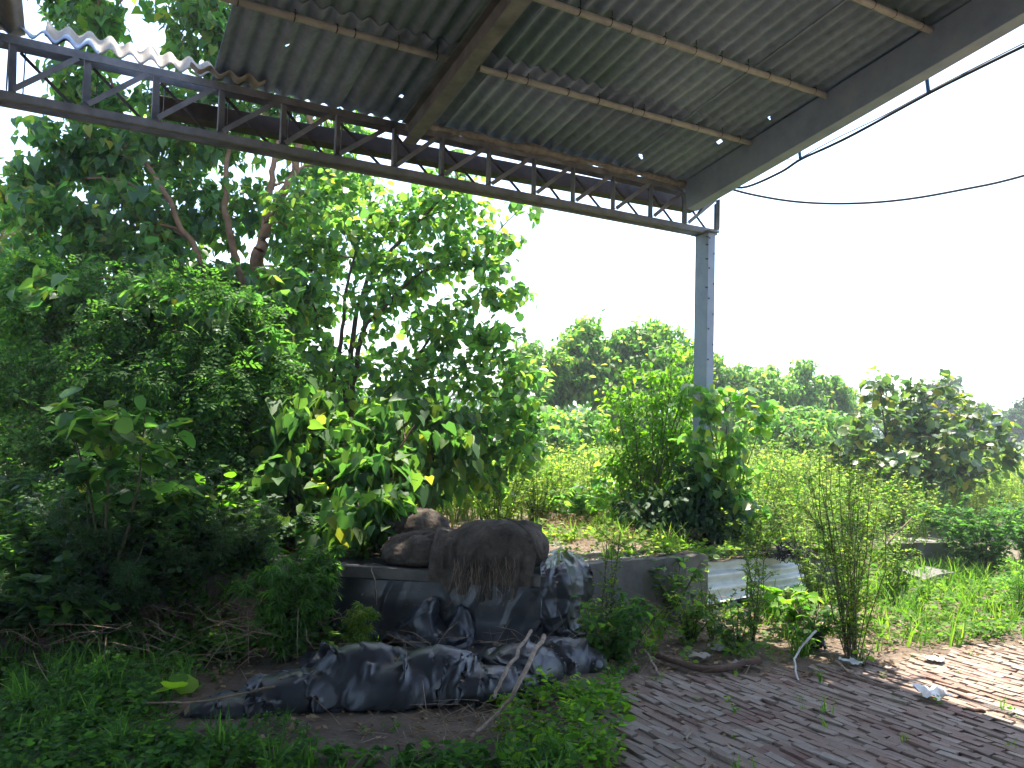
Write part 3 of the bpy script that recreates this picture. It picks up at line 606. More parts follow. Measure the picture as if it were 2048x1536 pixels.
# ------------------------------------------------------------------ black plastic and sacks
ONCLOTH = []
def nz(p, s, oc=3): return mnoise.fractal(Vector((float(p[0])*s, float(p[1])*s, float(p[2])*s)), 1., 2., oc)
def ridge(x, y, sd): return 1-2*np.abs(vnoise(x, y, sd)-.5)*2
def cloth(name, label, rowsP, amp, sc, seed, mt=TARP, cat='plastic sheet', folds=.06, fs=5.):
    """a crumpled sheet lofted through control rows, with folds along and across"""
    R = np.array(rowsP, float); a, bb, _ = R.shape; na, nb = 84, 300
    G1 = np.array([smoothline(R[:, j], na) for j in range(bb)]).transpose(1, 0, 2); Gd = np.array([smoothline(G1[i], nb) for i in range(na)])
    du = np.gradient(Gd, axis=0); dv = np.gradient(Gd, axis=1); nr = unit(np.cross(du, dv)); nr = np.where(nr[..., 2:3]+(-nr[..., 1:2])*.5 < 0, -nr, nr)
    w = np.linspace(0, 1, nb)[None]*np.ones((na, 1)); h = np.linspace(0, 1, na)[:, None]*np.ones((1, nb)); Ld = np.linalg.norm(Gd[:, 1:]-Gd[:, :-1], axis=2).mean()*nb
    Lh = np.linalg.norm(Gd[1:]-Gd[:-1], axis=2).mean()*na; r = np.random.default_rng(seed); x = w*Ld; y = h*Lh
    x = x+.05*(vnoise(x*5, y*5, seed)-.5); y = y+.05*(vnoise(x*5+9, y*5, seed+1)-.5); f = np.zeros(x.shape)
    for k in range(int(fs*Ld*4)):
        ang = r.normal()*.5+(1.3 if r.random() < .3 else 0); cx, cy = r.random()*Ld, r.random()*Lh; u_ = (x-cx)*math.cos(ang)+(y-cy)*math.sin(ang); v_ = -(x-cx)*math.sin(ang)+(y-cy)*math.cos(ang)
        wd = r.uniform(.025, .11); ln = r.uniform(.12, .45); asym = r.uniform(.4, 1.); dd = np.where(u_ > 0, u_/wd, -u_/(wd*asym))
        f += r.uniform(.3, 1.)*(wd/.08)*(1 if r.random() < .68 else -.8)*np.maximum(0, 1-dd)**1.3*np.exp(-(v_/ln)**2)
    g = np.zeros(x.shape)
    for k in range(int(Ld*Lh*90)+10):
        ang = r.normal()*.9; cx, cy = r.random()*Ld, r.random()*Lh; u_ = (x-cx)*math.cos(ang)+(y-cy)*math.sin(ang); v_ = -(x-cx)*math.sin(ang)+(y-cy)*math.cos(ang)
        wd = r.uniform(.012, .035); g += r.uniform(.3, 1)*(1 if r.random() < .6 else -.7)*(wd/.03)*np.maximum(0, 1-np.abs(u_)/wd)*np.exp(-(v_/r.uniform(.05, .16))**2)
    f2 = vnoise(x*9, y*14, seed+3)-.5+1.3*np.tanh(g); f = np.tanh(f)
    base = Gd.copy(); edge = np.minimum(1, 6*np.minimum(h, 1-h)+.35)
    Gd = Gd+nr*(f*folds*edge+f2*folds*.12+(vnoise(x*3.1, y*3.1, seed+5)-.5)*folds*.7)[..., None]
    Gd[..., 2] = np.maximum(Gd[..., 2], .012+.006*f+.006)
    ii = r.integers(4, na-4, 26); jj = r.integers(4, nb-4, 26); ONCLOTH.append(Gd[ii, jj]+nr[ii, jj]*.006)
    b = MB(); grid(b, Gd); o = b.build(name, mt, loc=Gd[na//2, nb//2]*np.array([1, 1, 0]), smooth=True); tag(o, label, cat); return o
def row(*a): return [np.array(p) for p in a]
def Zp(u, v, Y): return P(u, v, Y)
# long heap in front: bottom front, ridge, behind ridge, flat back
cloth('plastic_sheet', 'thin strip of black plastic lying flat behind the long heap',
      [row(G(600, 1345), G(700, 1340), G(800, 1330), G(900, 1325), G(1000, 1318), G(1100, 1300)),
       row(G(600, 1325, .05), G(700, 1312, .06), G(800, 1312, .05), G(900, 1312, .06), G(1000, 1296, .05), G(1100, 1285, .04)),
       row(G(620, 1310), G(700, 1302), G(800, 1298), G(900, 1296), G(1000, 1280), G(1090, 1272))], .03, 3, 52, folds=.045, fs=3)
cloth('plastic_sheet', 'crumpled black plastic standing in peaks at the foot of the dark ledge',
      [row(G(748, 1268), G(800, 1290), G(850, 1304), G(900, 1306), G(950, 1296), G(985, 1276)),
       row(G(750, 1258, .05), G(800, 1268, .07), G(850, 1278, .09), G(900, 1282, .08), G(945, 1270, .08), G(975, 1262, .03)),
       row(G(752, 1246, .08), G(805, 1240, .15), G(852, 1228, .24), G(885, 1250, .14), G(925, 1222, .24), G(955, 1254, .06)),
       row(G(755, 1240, .07), G(815, 1225, .16), G(868, 1203, .30), G(893, 1232, .15), G(922, 1218, .22), G(945, 1246, .05)),
       row(G(760, 1238, .02), G(815, 1240, .02), G(868, 1240, .05), G(893, 1240, .03), G(922, 1238, .05), G(945, 1240, .02))], .05, 3, 61, folds=.06, fs=5)
E1 = LW1
cloth('plastic_sheet', 'glossy black plastic draped over the plinth corner beside the jute sack',
      [row(G(1085, 1108, .56), G(1110, 1098, .55), G(1135, 1100, .53), G(1160, 1112, .51)),
       row(G(1080, 1130, .56), G(1110, 1118, .56), G(1145, 1118, .55), G(1180, 1130, .51)),
       row(P(1082, 1160, 5.76), P(1112, 1150, 5.82), P(1150, 1152, 6.05), P(1186, 1160, 6.35)),
       row(P(1080, 1205, 5.72), P(1112, 1200, 5.78), P(1150, 1200, 6.0), P(1184, 1205, 6.3)),
       row(P(1078, 1245, 5.70), P(1108, 1245, 5.72), P(1148, 1245, 5.92), P(1182, 1245, 6.2)),
       row(G(1060, 1285), G(1105, 1298), G(1155, 1296), G(1192, 1282))], .05, 3, 77, folds=.075, fs=5)
lf = unit(np.array([*(LW1-LW0), 0])); off = np.array([lf[1], -lf[0], 0])
def wl(k, z, o): q = LW0+(LW1-LW0)*k; return np.array([q[0], q[1], z])+off*o
cloth('plastic_sheet', 'black plastic hanging flat down the front of the dark ledge',
      [[wl(k, PZ-.055, .05) for k in np.linspace(.22, 1.0, 6)], [wl(k, .30, .07) for k in np.linspace(.22, 1.0, 6)], [wl(k, .14, .085) for k in np.linspace(.22, 1.0, 6)], [wl(k, .02, .16) for k in np.linspace(.22, 1.0, 6)]], .03, 3, 83, folds=.018, fs=1.2)
def sack(name, label, c, rad, rot, seed, flaps=0, squash=3.):
    root = thing(name, label, 'sack', (c[0], c[1], c[2])); nu, nv = 110, 56; th = np.linspace(0, 2*math.pi, nu); ph = np.linspace(-math.pi/2, math.pi/2, nv)
    Th, Ph = np.meshgrid(th, ph, indexing='ij'); e = .8
    cx_ = np.sign(np.cos(Ph))*np.abs(np.cos(Ph))**e
    x = cx_*np.sign(np.cos(Th))*np.abs(np.cos(Th))**e*rad[0]; y = cx_*np.sign(np.sin(Th))*np.abs(np.sin(Th))**e*rad[1]; z = np.sign(np.sin(Ph))*np.abs(np.sin(Ph))**e*rad[2]+rad[2]*.92
    q = np.stack([x, y, z], -1); d = unit(q-np.array([0, 0, rad[2]*.5]))
    nn = np.zeros(x.shape)
    for i in range(nu):
        for j in range(nv):
            a = q[i % (nu-1), j]; nn[i, j] = .10*nz(a+seed, 2.6, 2)+.09*(.3-abs(nz(a*np.array([1, 1, .35])+seed+5, 6, 2)))+.045*nz(a*np.array([1, 1, .35])+seed+5, 17, 3)+.022*nz(a+seed, 45, 3)
    q = q+d*(nn*rad[0]*1.1)[..., None]
    sag = np.clip(1-q[..., 2]/(rad[2]*1.9), 0, 1); q[..., :2] *= (1+.16*sag)[..., None]; q[..., 2] = np.maximum(q[..., 2], 0.0)
    cr, sr_ = math.cos(rot), math.sin(rot); q = np.stack([q[..., 0]*cr-q[..., 1]*sr_, q[..., 0]*sr_+q[..., 1]*cr, q[..., 2]], -1)+np.asarray(c)
    b = MB(); grid(b, q); b.build('body', JUTE, root, smooth=True); return root
zt = PZ+.02
sk1 = sack('jute_sack', 'large bulging grey brown jute sack slumped on the ledge at its right end', (-.07, 6.16, zt), (.34, .26, .185), math.radians(-10), 3)
sack('jute_sack', 'dark flattened jute sack lying left of the bulging sack', (-.56, 6.22, zt), (.40, .27, .13), math.radians(5), 13)
sack('jute_sack', 'rough brown jute sack heaped behind on top of the ledge', (-.80, 6.72, zt), (.30, .24, .20), math.radians(15), 23)
# a loose jute cloth and a black sheet, dropped over what lies below them and left to settle
def drape(P0, colliders, frames=46, mass=.3, stiff=4., bend=.6, shrink=-.12, damp=4.):
    na, nb, _ = P0.shape; b = MB(); grid(b, P0); me = b.mesh('settling'); o = bpy.data.objects.new('settling', me); COL.objects.link(o); tmp = []
    for c in colliders:
        me_ = c.mesh('settling_ground') if isinstance(c, MB) else c.data.copy(); q = bpy.data.objects.new('settling_ground', me_); COL.objects.link(q); tmp.append(q)
        if not isinstance(c, MB): q.matrix_world = c.matrix_world.copy()
        bm_ = bmesh.new(); bm_.from_mesh(me_); bmesh.ops.remove_doubles(bm_, verts=bm_.verts, dist=1e-4); bmesh.ops.recalc_face_normals(bm_, faces=bm_.faces); bm_.to_mesh(me_); bm_.free()
        m = q.modifiers.new('c', 'COLLISION'); q.collision.thickness_outer = .008; q.collision.cloth_friction = 30; q.collision.damping = .6
    m = o.modifiers.new('c', 'CLOTH'); st_ = m.settings; st_.quality = 5; st_.mass = mass; st_.tension_stiffness = stiff; st_.compression_stiffness = stiff; st_.shear_stiffness = stiff*.5; st_.bending_stiffness = bend; st_.air_damping = 2.; st_.shrink_min = shrink; st_.tension_damping = damp; st_.compression_damping = damp
    m.collision_settings.distance_min = .006; m.collision_settings.collision_quality = 2; m.collision_settings.use_self_collision = False
    m.point_cache.frame_start = 1; m.point_cache.frame_end = frames
    for f in range(1, frames+1): S.frame_set(f)
    ev = o.evaluated_get(bpy.context.evaluated_depsgraph_get()); me2 = ev.to_mesh(); co = np.zeros(len(me2.vertices)*3, np.float32); me2.vertices.foreach_get('co', co); ev.to_mesh_clear()
    for q in tmp+[o]: bpy.data.objects.remove(q)
    S.frame_set(1); return co.reshape(na, nb, 3).astype(float)
def sheet_grid(c, sx, sy, rot, step, seed, lift=.05):
    x = np.arange(-sx/2, sx/2+1e-6, step); y = np.arange(-sy/2, sy/2+1e-6, step); X_, Y_ = np.meshgrid(x, y, indexing='ij'); Z_ = lift*(vnoise(X_*5+seed, Y_*5, seed)+.5*vnoise(X_*11, Y_*11+seed, seed+1)); cr, s_ = math.cos(rot), math.sin(rot)
    return np.stack([c[0]+X_*cr-Y_*s_, c[1]+X_*s_+Y_*cr, c[2]+Z_], -1)
slabs = [o for o in bpy.data.objects if o.name.startswith(('slab', 'coping'))]; bodies = [o for o in bpy.data.objects if o.name.startswith('body')]
bpy.context.view_layer.update()
Q = drape(sheet_grid((-.17, 6.02, zt+.52), .78, .80, math.radians(-8), .0155, 3, .12), slabs+bodies, shrink=-.16, bend=.35)
b = MB(); grid(b, Q); b.build('loose_cloth', JUTE, sk1, smooth=True)
# the long heap of plastic: a sheet with slack in it, settled over lumps of rubble
lump = MB()
for u, v, ra, rb, h in ((480, 1415, .30, .13, .06), (600, 1398, .36, .16, .15), (725, 1382, .34, .17, .27), (800, 1392, .34, .15, .17), (870, 1378, .32, .17, .24), (965, 1378, .36, .16, .12), (1040, 1352, .30, .17, .19), (1120, 1332, .26, .16, .17), (1165, 1330, .2, .14, .09)):
    c = G(u, v); th, ph = np.meshgrid(np.linspace(0, 2*math.pi, 17), np.linspace(0, math.pi/2, 7), indexing='ij'); a_ = math.radians(22); x = np.cos(th)*np.cos(ph)*ra; y = np.sin(th)*np.cos(ph)*rb
    grid(lump, np.stack([c[0]+x*math.cos(a_)-y*math.sin(a_), c[1]+x*math.sin(a_)+y*math.cos(a_), np.sin(ph)*h], -1))
flat = MB(); grid(flat, np.array([[[x, y, .0] for y in (2.5, 8.)] for x in (-5., 4.)]))
c = G(812, 1384); H0 = sheet_grid((c[0], c[1], .36), 2.6, .90, math.radians(21), .0165, 9, .0)
h1 = vnoise(H0[..., 0]*6+H0[..., 1]*4, H0[..., 1]*4-H0[..., 0]*2, 401); h2 = vnoise(H0[..., 0]*13, H0[..., 1]*11+H0[..., 0]*5, 402); H0[..., 2] += .24*np.abs(h1-.5)*2+.10*np.abs(h2-.5)*2
Q = drape(H0, [lump, flat], frames=32, mass=.25, stiff=12., bend=.8, shrink=-.06, damp=3.)
b = MB(); grid(b, Q); o = b.build('plastic_sheet', TARP, loc=(c[0], c[1], 0), smooth=True); tag(o, 'long crumpled heap of black plastic lying nearest the brick paving', 'plastic sheet')
ii = rng.integers(2, Q.shape[0]-2, 50); jj = rng.integers(2, Q.shape[1]-2, 50); ONCLOTH.append(Q[ii, jj]+np.array([0, 0, .008]))
b = MB(); nS = 90; a0 = np.stack([rng.uniform(-.40, .06, nS), rng.uniform(5.80, 5.86, nS), zt+rng.uniform(-.06, .14, nS)], 1); dl = np.stack([rng.normal(size=nS)*.02, -.02-rng.random(nS)*.03, -.06-.12*rng.random(nS)], 1)
tubes(b, np.stack([a0, a0+dl*.5+rng.normal(size=(nS, 3))*.012, a0+dl+rng.normal(size=(nS, 3))*.012], 1), .0016, 3); tag(b.build('frayed_threads', DRYT, sk1), kind='stuff')
b = MB(); tubes(b, smoothline([np.array([-.02, 6.04, zt+.40]), np.array([.08, 5.93, zt+.37]), np.array([.18, 5.88, zt+.28]), np.array([.25, 5.88, zt+.12])], 16)[None], .008, 5); b.build('seam', JUTE, sk1)
# ------------------------------------------------------------------ trees
peep = [(170, 40, 10.4, 95, 85, .8, 560), (405, 60, 10.4, 95, 110, .8, 900), (330, -90, 10.8, 200, 110, 1.2, 800), (600, -40, 11.2, 220, 140, 1.2, 900), (150, -150, 10.8, 220, 110, 1.2, 700), (420, -330, 11, 330, 200, 1.6, 1500),
        (175, 185, 10.3, 90, 70, .8, 620), (120, 300, 10., 75, 70, .7, 520), (245, 310, 10.4, 130, 95, 1., 1050), (385, 250, 10.6, 130, 110, 1., 1050), (520, 230, 11, 130, 100, 1., 560), (660, 270, 11.2, 120, 80, .9, 420),
        (420, 420, 10.6, 140, 95, 1., 700), (260, 460, 10., 140, 110, 1., 1200), (110, 450, 9.9, 90, 85, .8, 700), (620, 400, 11, 110, 85, .9, 380), (85, 560, 9.6, 110, 85, .8, 700), (300, 570, 9.6, 150, 80, .8, 900), (450, 560, 10.5, 100, 70, .9, 420),
        (60, 380, 10., 60, 60, .6, 350), (180, 640, 10., 150, 80, .9, 900), (380, 660, 10.2, 150, 80, .9, 900), (540, 640, 10.4, 110, 90, .9, 800), (600, 480, 11, 90, 60, .8, 220), (690, 360, 10.9, 80, 50, .7, 350), (30, 640, 9.8, 90, 80, .8, 500)]
peep = px_clumps(peep)+[(np.array(c), (1.1, 1.0, .7), 430) for c in ((-4.6, 8.6, 8.2), (-3.2, 8.4, 8.6), (-1.9, 8.6, 8.4), (-.6, 8.8, 8.2), (-3.8, 9.0, 9.4), (-1.6, 9.2, 9.6), (-5.6, 9., 8.6), (-3.2, 7.6, 10.2), (-4.4, 7.4, 10.), (-2.1, 7.7, 10.3), (-5.4, 7.2, 10.2))]  # second list: unseen boughs above the view, added to shade the left undergrowth
peep += px_clumps([(140, 600, 8.2, 90, 50, .5, 240), (330, 610, 8.3, 90, 45, .5, 220), (450, 640, 8.2, 80, 60, .5, 220), (60, 560, 8.4, 70, 50, .5, 200), (520, 700, 8.3, 80, 60, .5, 240), (560, 600, 9.2, 90, 70, .6, 320), (500, 790, 8.2, 70, 60, .5, 180)])
base = np.array([*P(505, 900, 11.)[:2], .4])
plant('peepal_tree', 'tall tree with heart shaped leaves and forked orange brown trunk behind the girder', 'tree', base,
      [([base, P(505, 760, 10.6), P(512, 590, 10.2), P(520, 500, 9.9)], .12, .085), ([P(520, 500, 9.9), P(545, 420, 9.9), P(590, 330, 10.1), P(625, 230, 10.5), P(660, 120, 11)], .075, .03), ([P(520, 500, 9.9), P(540, 380, 10.), P(552, 310, 10.2), P(560, 220, 10.6), P(520, 60, 11.2)], .05, .02),
       ([P(508, 640, 10.3), P(458, 470, 10.), P(450, 380, 10.1), P(455, 290, 10.3), P(430, 120, 11)], .055, .02), ([P(505, 660, 10.4), P(400, 520, 9.8), P(330, 390, 9.8), P(250, 250, 10.4), P(190, 60, 10.4)], .05, .015)],
      peep, HEART, 'peepal', L_PEEPAL, .138, BARK, big=300, limbr=.022, twr=.006, dens=.98)
t2 = [(800, 430, 9.6, 100, 65, .7, 700), (915, 415, 9.6, 95, 65, .7, 700), (700, 480, 9.6, 110, 70, .8, 700), (850, 530, 9.5, 110, 65, .7, 600), (955, 510, 9.4, 75, 75, .6, 520), (1015, 585, 9.3, 50, 45, .5, 260), (620, 590, 9.6, 90, 70, .7, 520), (770, 610, 9.4, 100, 60, .7, 380),
      (900, 640, 9.2, 110, 70, .7, 620), (985, 680, 9.1, 60, 55, .5, 260), (690, 700, 9.4, 110, 60, .7, 380), (850, 740, 9.1, 130, 75, .7, 900), (1010, 750, 9., 90, 60, .6, 520), (600, 720, 9.4, 90, 80, .7, 500), (1045, 415, 9.7, 50, 22, .3, 60), (900, 340, 9.7, 60, 40, .5, 130), (1050, 800, 8.9, 60, 60, .5, 330), (940, 840, 8.9, 120, 70, .6, 700), (650, 800, 9.5, 120, 70, .7, 500), (780, 820, 9.4, 110, 60, .7, 450), (960, 930, 8.7, 110, 70, .5, 650), (1040, 890, 8.6, 60, 60, .4, 300), (610, 420, 9.8, 80, 60, .6, 420), (640, 500, 9.7, 70, 60, .6, 380), (600, 560, 9.7, 80, 60, .6, 420), (700, 390, 9.8, 80, 45, .6, 360), (1000, 480, 9.4, 40, 40, .4, 160), (760, 560, 9.5, 80, 50, .6, 240)]
b2 = np.array([*P(690, 960, 9.5)[:2], .42])
plant('round_leaved_tree', 'slender tree with several dark stems and round leaves right of the tall tree', 'tree', b2,
      [([b2, P(690, 800, 9.5), P(705, 700, 9.5), P(735, 560, 9.5), P(850, 430, 9.5), P(930, 340, 9.6)], .045, .015), ([b2, P(660, 830, 9.4), P(680, 700, 9.4), P(692, 580, 9.4), P(720, 480, 9.4)], .04, .012), ([b2, P(700, 820, 9.3), P(722, 680, 9.3), P(745, 640, 9.3), P(850, 540, 9.3), P(960, 530, 9.3)], .042, .01),
       ([b2, P(655, 800, 9.6), P(640, 680, 9.6), P(625, 600, 9.6)], .03, .01), ([b2, P(800, 800, 9.3), P(850, 690, 9.2), P(900, 640, 9.2)], .03, .01)],
      px_clumps(t2), ROUND, 'round', L_TREE2, .104, BARK2, big=300, limbr=.012, twr=.005, shell=.05, dens=.62)
nm = [(90, 650, 8.3, 110, 65, .7, 600), (270, 655, 8.3, 100, 65, .7, 600), (420, 680, 8.2, 90, 70, .7, 480), (60, 760, 7.9, 110, 75, .8, 620), (220, 750, 8., 100, 80, .8, 560), (370, 770, 8., 100, 80, .8, 560), (480, 800, 8., 90, 110, .7, 700), (130, 860, 7.7, 160, 80, .8, 800), (330, 870, 7.7, 150, 80, .8, 800), (500, 930, 7.9, 80, 80, .6, 400), (40, 950, 7.3, 120, 100, .7, 600), (200, 980, 7.4, 160, 90, .7, 700), (400, 960, 7.6, 120, 80, .6, 400), (60, 545, 8.3, 35, 50, .3, 90), (160, 560, 8.3, 40, 50, .3, 100), (250, 570, 8.3, 30, 45, .3, 70), (345, 575, 8.2, 40, 45, .3, 90), (430, 590, 8.2, 35, 50, .3, 80), (510, 640, 8.2, 40, 60, .3, 100), (545, 730, 8.1, 40, 60, .3, 120), (20, 600, 8.3, 40, 60, .3, 100)]
b3 = np.array([*P(300, 1000, 8.4)[:2], .4])
plant('feathery_bush', 'dense green bush of fine feathery leaflets at the left under the tall tree', 'bush', b3, [([b3, P(290, 860, 8.3), P(280, 720, 8.2), P(270, 640, 8.2)], .04, .015), ([b3, P(200, 860, 8.2), P(120, 740, 8.2), P(80, 650, 8.2)], .03, .01), ([b3, P(380, 860, 8.2), P(420, 700, 8.2)], .03, .01)],
      px_clumps(nm), FROND, 'frond', L_FINE, .20, BARK2, droop=(.1, .7), per=7, twr=.004, limbr=.01, jit=.07, dens=1.7)
bl = [(700, 890, 7.9, 120, 90, .6, 330), (600, 850, 7.9, 90, 100, .6, 240), (810, 860, 8.1, 110, 80, .6, 300), (640, 980, 7.5, 120, 90, .5, 330), (760, 960, 7.3, 90, 80, .45, 260), (890, 880, 8.3, 90, 80, .5, 240), (560, 960, 7.5, 80, 90, .5, 190), (720, 1030, 7.0, 80, 55, .35, 150), (860, 960, 8., 80, 50, .4, 170), (620, 1060, 7.2, 90, 50, .4, 160), (520, 1030, 7.3, 70, 60, .4, 130), (770, 1010, 6.6, 45, 40, .25, 70), (720, 1050, 6.4, 50, 45, .25, 80), (660, 1080, 6.6, 60, 40, .3, 90)]
b4 = np.array([*P(690, 1110, 7.6)[:2], .45])
plant('broad_leaved_shrub', 'shrub with broad drooping heart shaped leaves hanging over the jute sacks', 'shrub', b4, [([b4, P(690, 1000, 7.6), P(690, 880, 7.6)], .025, .01), ([b4, P(640, 980, 7.5), P(600, 860, 7.6)], .02, .008), ([b4, P(760, 960, 7.5), P(830, 850, 7.7)], .02, .008)],
      px_clumps(bl), HEART, 'broad', L_BIG, .150, BARK2, big=290, droop=(.3, 1.), twr=.005, limbr=.008, per=6, sizevar=.5)
# far left yellow green tree
fl_ = [(20, 450, 15, 70, 70, 1., 700), (10, 570, 15, 80, 80, 1., 800), (-80, 480, 15, 90, 130, 1., 800)]; b5 = np.array([*P(-30, 900, 15)[:2], .42])
plant('pale_tree', 'pale yellow green tree peeping out at the far left edge', 'tree', b5, [([b5, P(-25, 700, 15), P(-10, 500, 15)], .10, .03)], px_clumps(fl_), OVAL, 'pale', leafmat('pale leaf', [(0, (.09, .13, .03)), (1, (.25, .24, .06))], .45, .5, 1.6), .15, BARK, foliage='crown')
# dense dark wall of leaves far behind at the left, one bush each
for k, (u, v, Yd, ru, rv, lab) in enumerate([(60, 770, 12.5, 200, 210, 'big dark bush hidden behind the feathery bush at far left'), (330, 760, 12.5, 200, 210, 'big dark bush behind the feathery bush and the dark shade'), (590, 840, 12.8, 160, 150, 'big dark bush behind the forked trunk'), (850, 900, 12.5, 180, 90, 'dark green bush behind the slender stems')]):
    bb = np.array([*P(u, 960, Yd)[:2], .42]); plant('dark_bush', lab, 'bush', bb, [([bb, P(u, v, Yd)], .05, .02)], px_clumps([(u-ru*.5, v, Yd, ru*.6, rv, 1., 1500), (u+ru*.5, v+10, Yd, ru*.6, rv*.9, 1., 1500), (u, v-rv*.4, Yd, ru*.6, rv*.7, 1., 1000)]), OVAL, 'dk', L_FINE, .15, BARK2)
# foreground left: broad leaved plant, undergrowth
bp = on_ground(P(215, 1120, 5.6)); 
plant('broad_leaved_plant', 'broad leaved plant raising round leaves over dark undergrowth at left', 'plant', bp, [([bp, P(215, 980, 5.5), P(225, 840, 5.5)], .014, .006), ([bp, P(180, 990, 5.5), P(150, 880, 5.5)], .012, .005), ([bp, P(270, 1000, 5.5), P(290, 830, 5.5)], .012, .005)],
      px_clumps([(220, 830, 5.5, 100, 55, .25, 60), (170, 900, 5.4, 110, 60, .3, 40), (280, 880, 5.5, 90, 70, .3, 36), (330, 970, 5.6, 80, 50, .3, 26), (110, 960, 5.4, 80, 50, .3, 24)]), ROUND, 'bigplant', L_BIG, .135, TWIG, big=186, droop=(.0, .6), twr=.004, limbr=.005, per=5)
bp = on_ground(P(440, 1100, 6.9))
plant('sunlit_plant', 'small plant with sunlit yellow green leaves right of the dark undergrowth', 'plant', bp, [([bp, P(440, 1040, 6.9), P(445, 980, 6.9)], .01, .005)], px_clumps([(430, 1000, 6.9, 70, 35, .3, 50), (470, 1030, 6.8, 60, 40, .3, 40), (390, 1040, 6.8, 60, 40, .3, 40)]), ROUND, 'sunl', L_BRIGHT, .12, TWIG, big=130, droop=(.0, .5), twr=.003, limbr=.005, per=5)
und = [(60, 1060, 5.6), (180, 1090, 5.7), (300, 1100, 6.0), (410, 1130, 6.2), (20, 1180, 5.2), (130, 1200, 5.3), (260, 1210, 5.6), (380, 1215, 5.9), (540, 1150, 6.7), (620, 1130, 6.9), (330, 1010, 6.6), (90, 1000, 6.0), (480, 1090, 6.6), (200, 1150, 5.4), (60, 1120, 5.2), (330, 1160, 5.8), (450, 1190, 6.2)]
for k, (u, v, Yd) in enumerate(und):
    q = P(u, v+60, Yd); lab = ['leftmost of the dark undergrowth bushes, by the picture edge', 'dark undergrowth bush below the broad leaved plant', 'dark undergrowth bush in front of the deep shade', 'dark undergrowth bush beside the earth bank', 'low dark weed clump at the left edge above the grass', 'low dark weed clump second from the left edge', 'low dark weed clump amid dry twigs', 'low dark weed clump at the foot of the earth bank', 'dark weed clump on the bank left of the sacks', 'dark weed clump close under the drooping shrub', 'tall dark bush filling the deep shade behind the broad leaved plant', 'tall dark bush at the far left behind the broad leaved plant', 'dark bush on top of the earth bank beside the sunlit plant', 'dark bush directly under the broad leaved plant, nearest its stems', 'dark bush at the picture edge above the low weeds', 'dark bush over the tangle of dry twigs', 'dark bush at the near slope of the earth bank'][k]
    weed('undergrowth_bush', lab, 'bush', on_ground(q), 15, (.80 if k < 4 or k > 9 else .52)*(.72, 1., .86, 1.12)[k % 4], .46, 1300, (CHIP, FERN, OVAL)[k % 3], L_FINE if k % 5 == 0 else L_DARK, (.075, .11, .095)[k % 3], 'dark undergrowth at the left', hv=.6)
# palm leaved bushes by the ledge
weed('palmate_bush', 'green bush of narrow fingered leaves in front of the dark ledge', 'bush', on_ground(G(570, 1312)), 15, .78, .30, 950, PALM, L_FINE, .105, lo=.15, droop=(.1, .8), tw=.25)
weed('palmate_bush', 'taller part standing palm leaved bush right behind the first one', 'bush', on_ground(G(640, 1285)), 7, .78, .14, 350, PALM, L_FINE, .10, lo=.3, droop=(.1, .8), tw=.2)
weed('palmate_bush', 'small yellowish fingered bush right beside the crumpled plastic peaks', 'bush', on_ground(G(712, 1310)), 7, .42, .14, 320, PALM, L_WEED, .07, lo=.1, droop=(.1, .7), tw=.25)
# ------------------------------------------------------------------ around the column
cbp = FP(.45, -.15, PZ)
def bush(name, label, cat, base, rows, tpl, key, lm, size, nst=8, **k):
    b_ = np.asarray(base, float); tops = [P(r[0], r[1], r[2]) for r in rows]
    return plant(name, label, cat, b_, [([b_+rng.normal(size=3)*np.array([.06, .06, 0]), (b_+t_)/2+rng.normal(size=3)*.05, t_], .009, .004) for t_ in tops], px_clumps(rows), tpl, key, lm, size, TWIG, twr=.003, limbr=.004, **k)
bush('leafy_bush', 'bright green tall bush of small leaves standing left of the column', 'bush', FP(.62, -.25, .44), [(1330, 790, 9., 70, 55, .35, 560), (1280, 840, 9., 60, 60, .3, 520), (1370, 830, 9., 60, 70, .3, 520), (1310, 890, 9., 75, 60, .35, 900), (1270, 950, 8.9, 55, 70, .3, 700), (1360, 920, 8.9, 70, 70, .3, 800), (1230, 800, 9.1, 40, 40, .2, 200), (1320, 980, 8.8, 80, 60, .3, 800), (1385, 770, 8.9, 40, 40, .2, 250), (1250, 755, 9., 22, 28, .15, 70), (1345, 715, 9., 20, 30, .15, 80), (1300, 738, 9., 18, 24, .15, 60), (1212, 870, 9., 30, 30, .2, 120), (1395, 700, 8.9, 16, 30, .12, 60), (1235, 930, 8.9, 40, 40, .2, 200), (1225, 1000, 8.8, 50, 40, .2, 260)], OVAL, 'lb', L_BRIGHT, .062, jit=.03, per=8, droop=(.1, .8))
bush('leafy_bush', 'dense dark green bush around the foot of the column', 'bush', FP(.30, .25, PZ), [(1310, 1020, 8.4, 80, 50, .3, 900), (1390, 1010, 8.3, 80, 60, .3, 1000), (1430, 1040, 8.2, 60, 40, .25, 600), (1340, 1060, 8.2, 80, 28, .25, 600), (1400, 960, 8.4, 60, 50, .25, 500)], OVAL, 'db', L_DARK, .085, jit=.03, droop=(.2, .9))
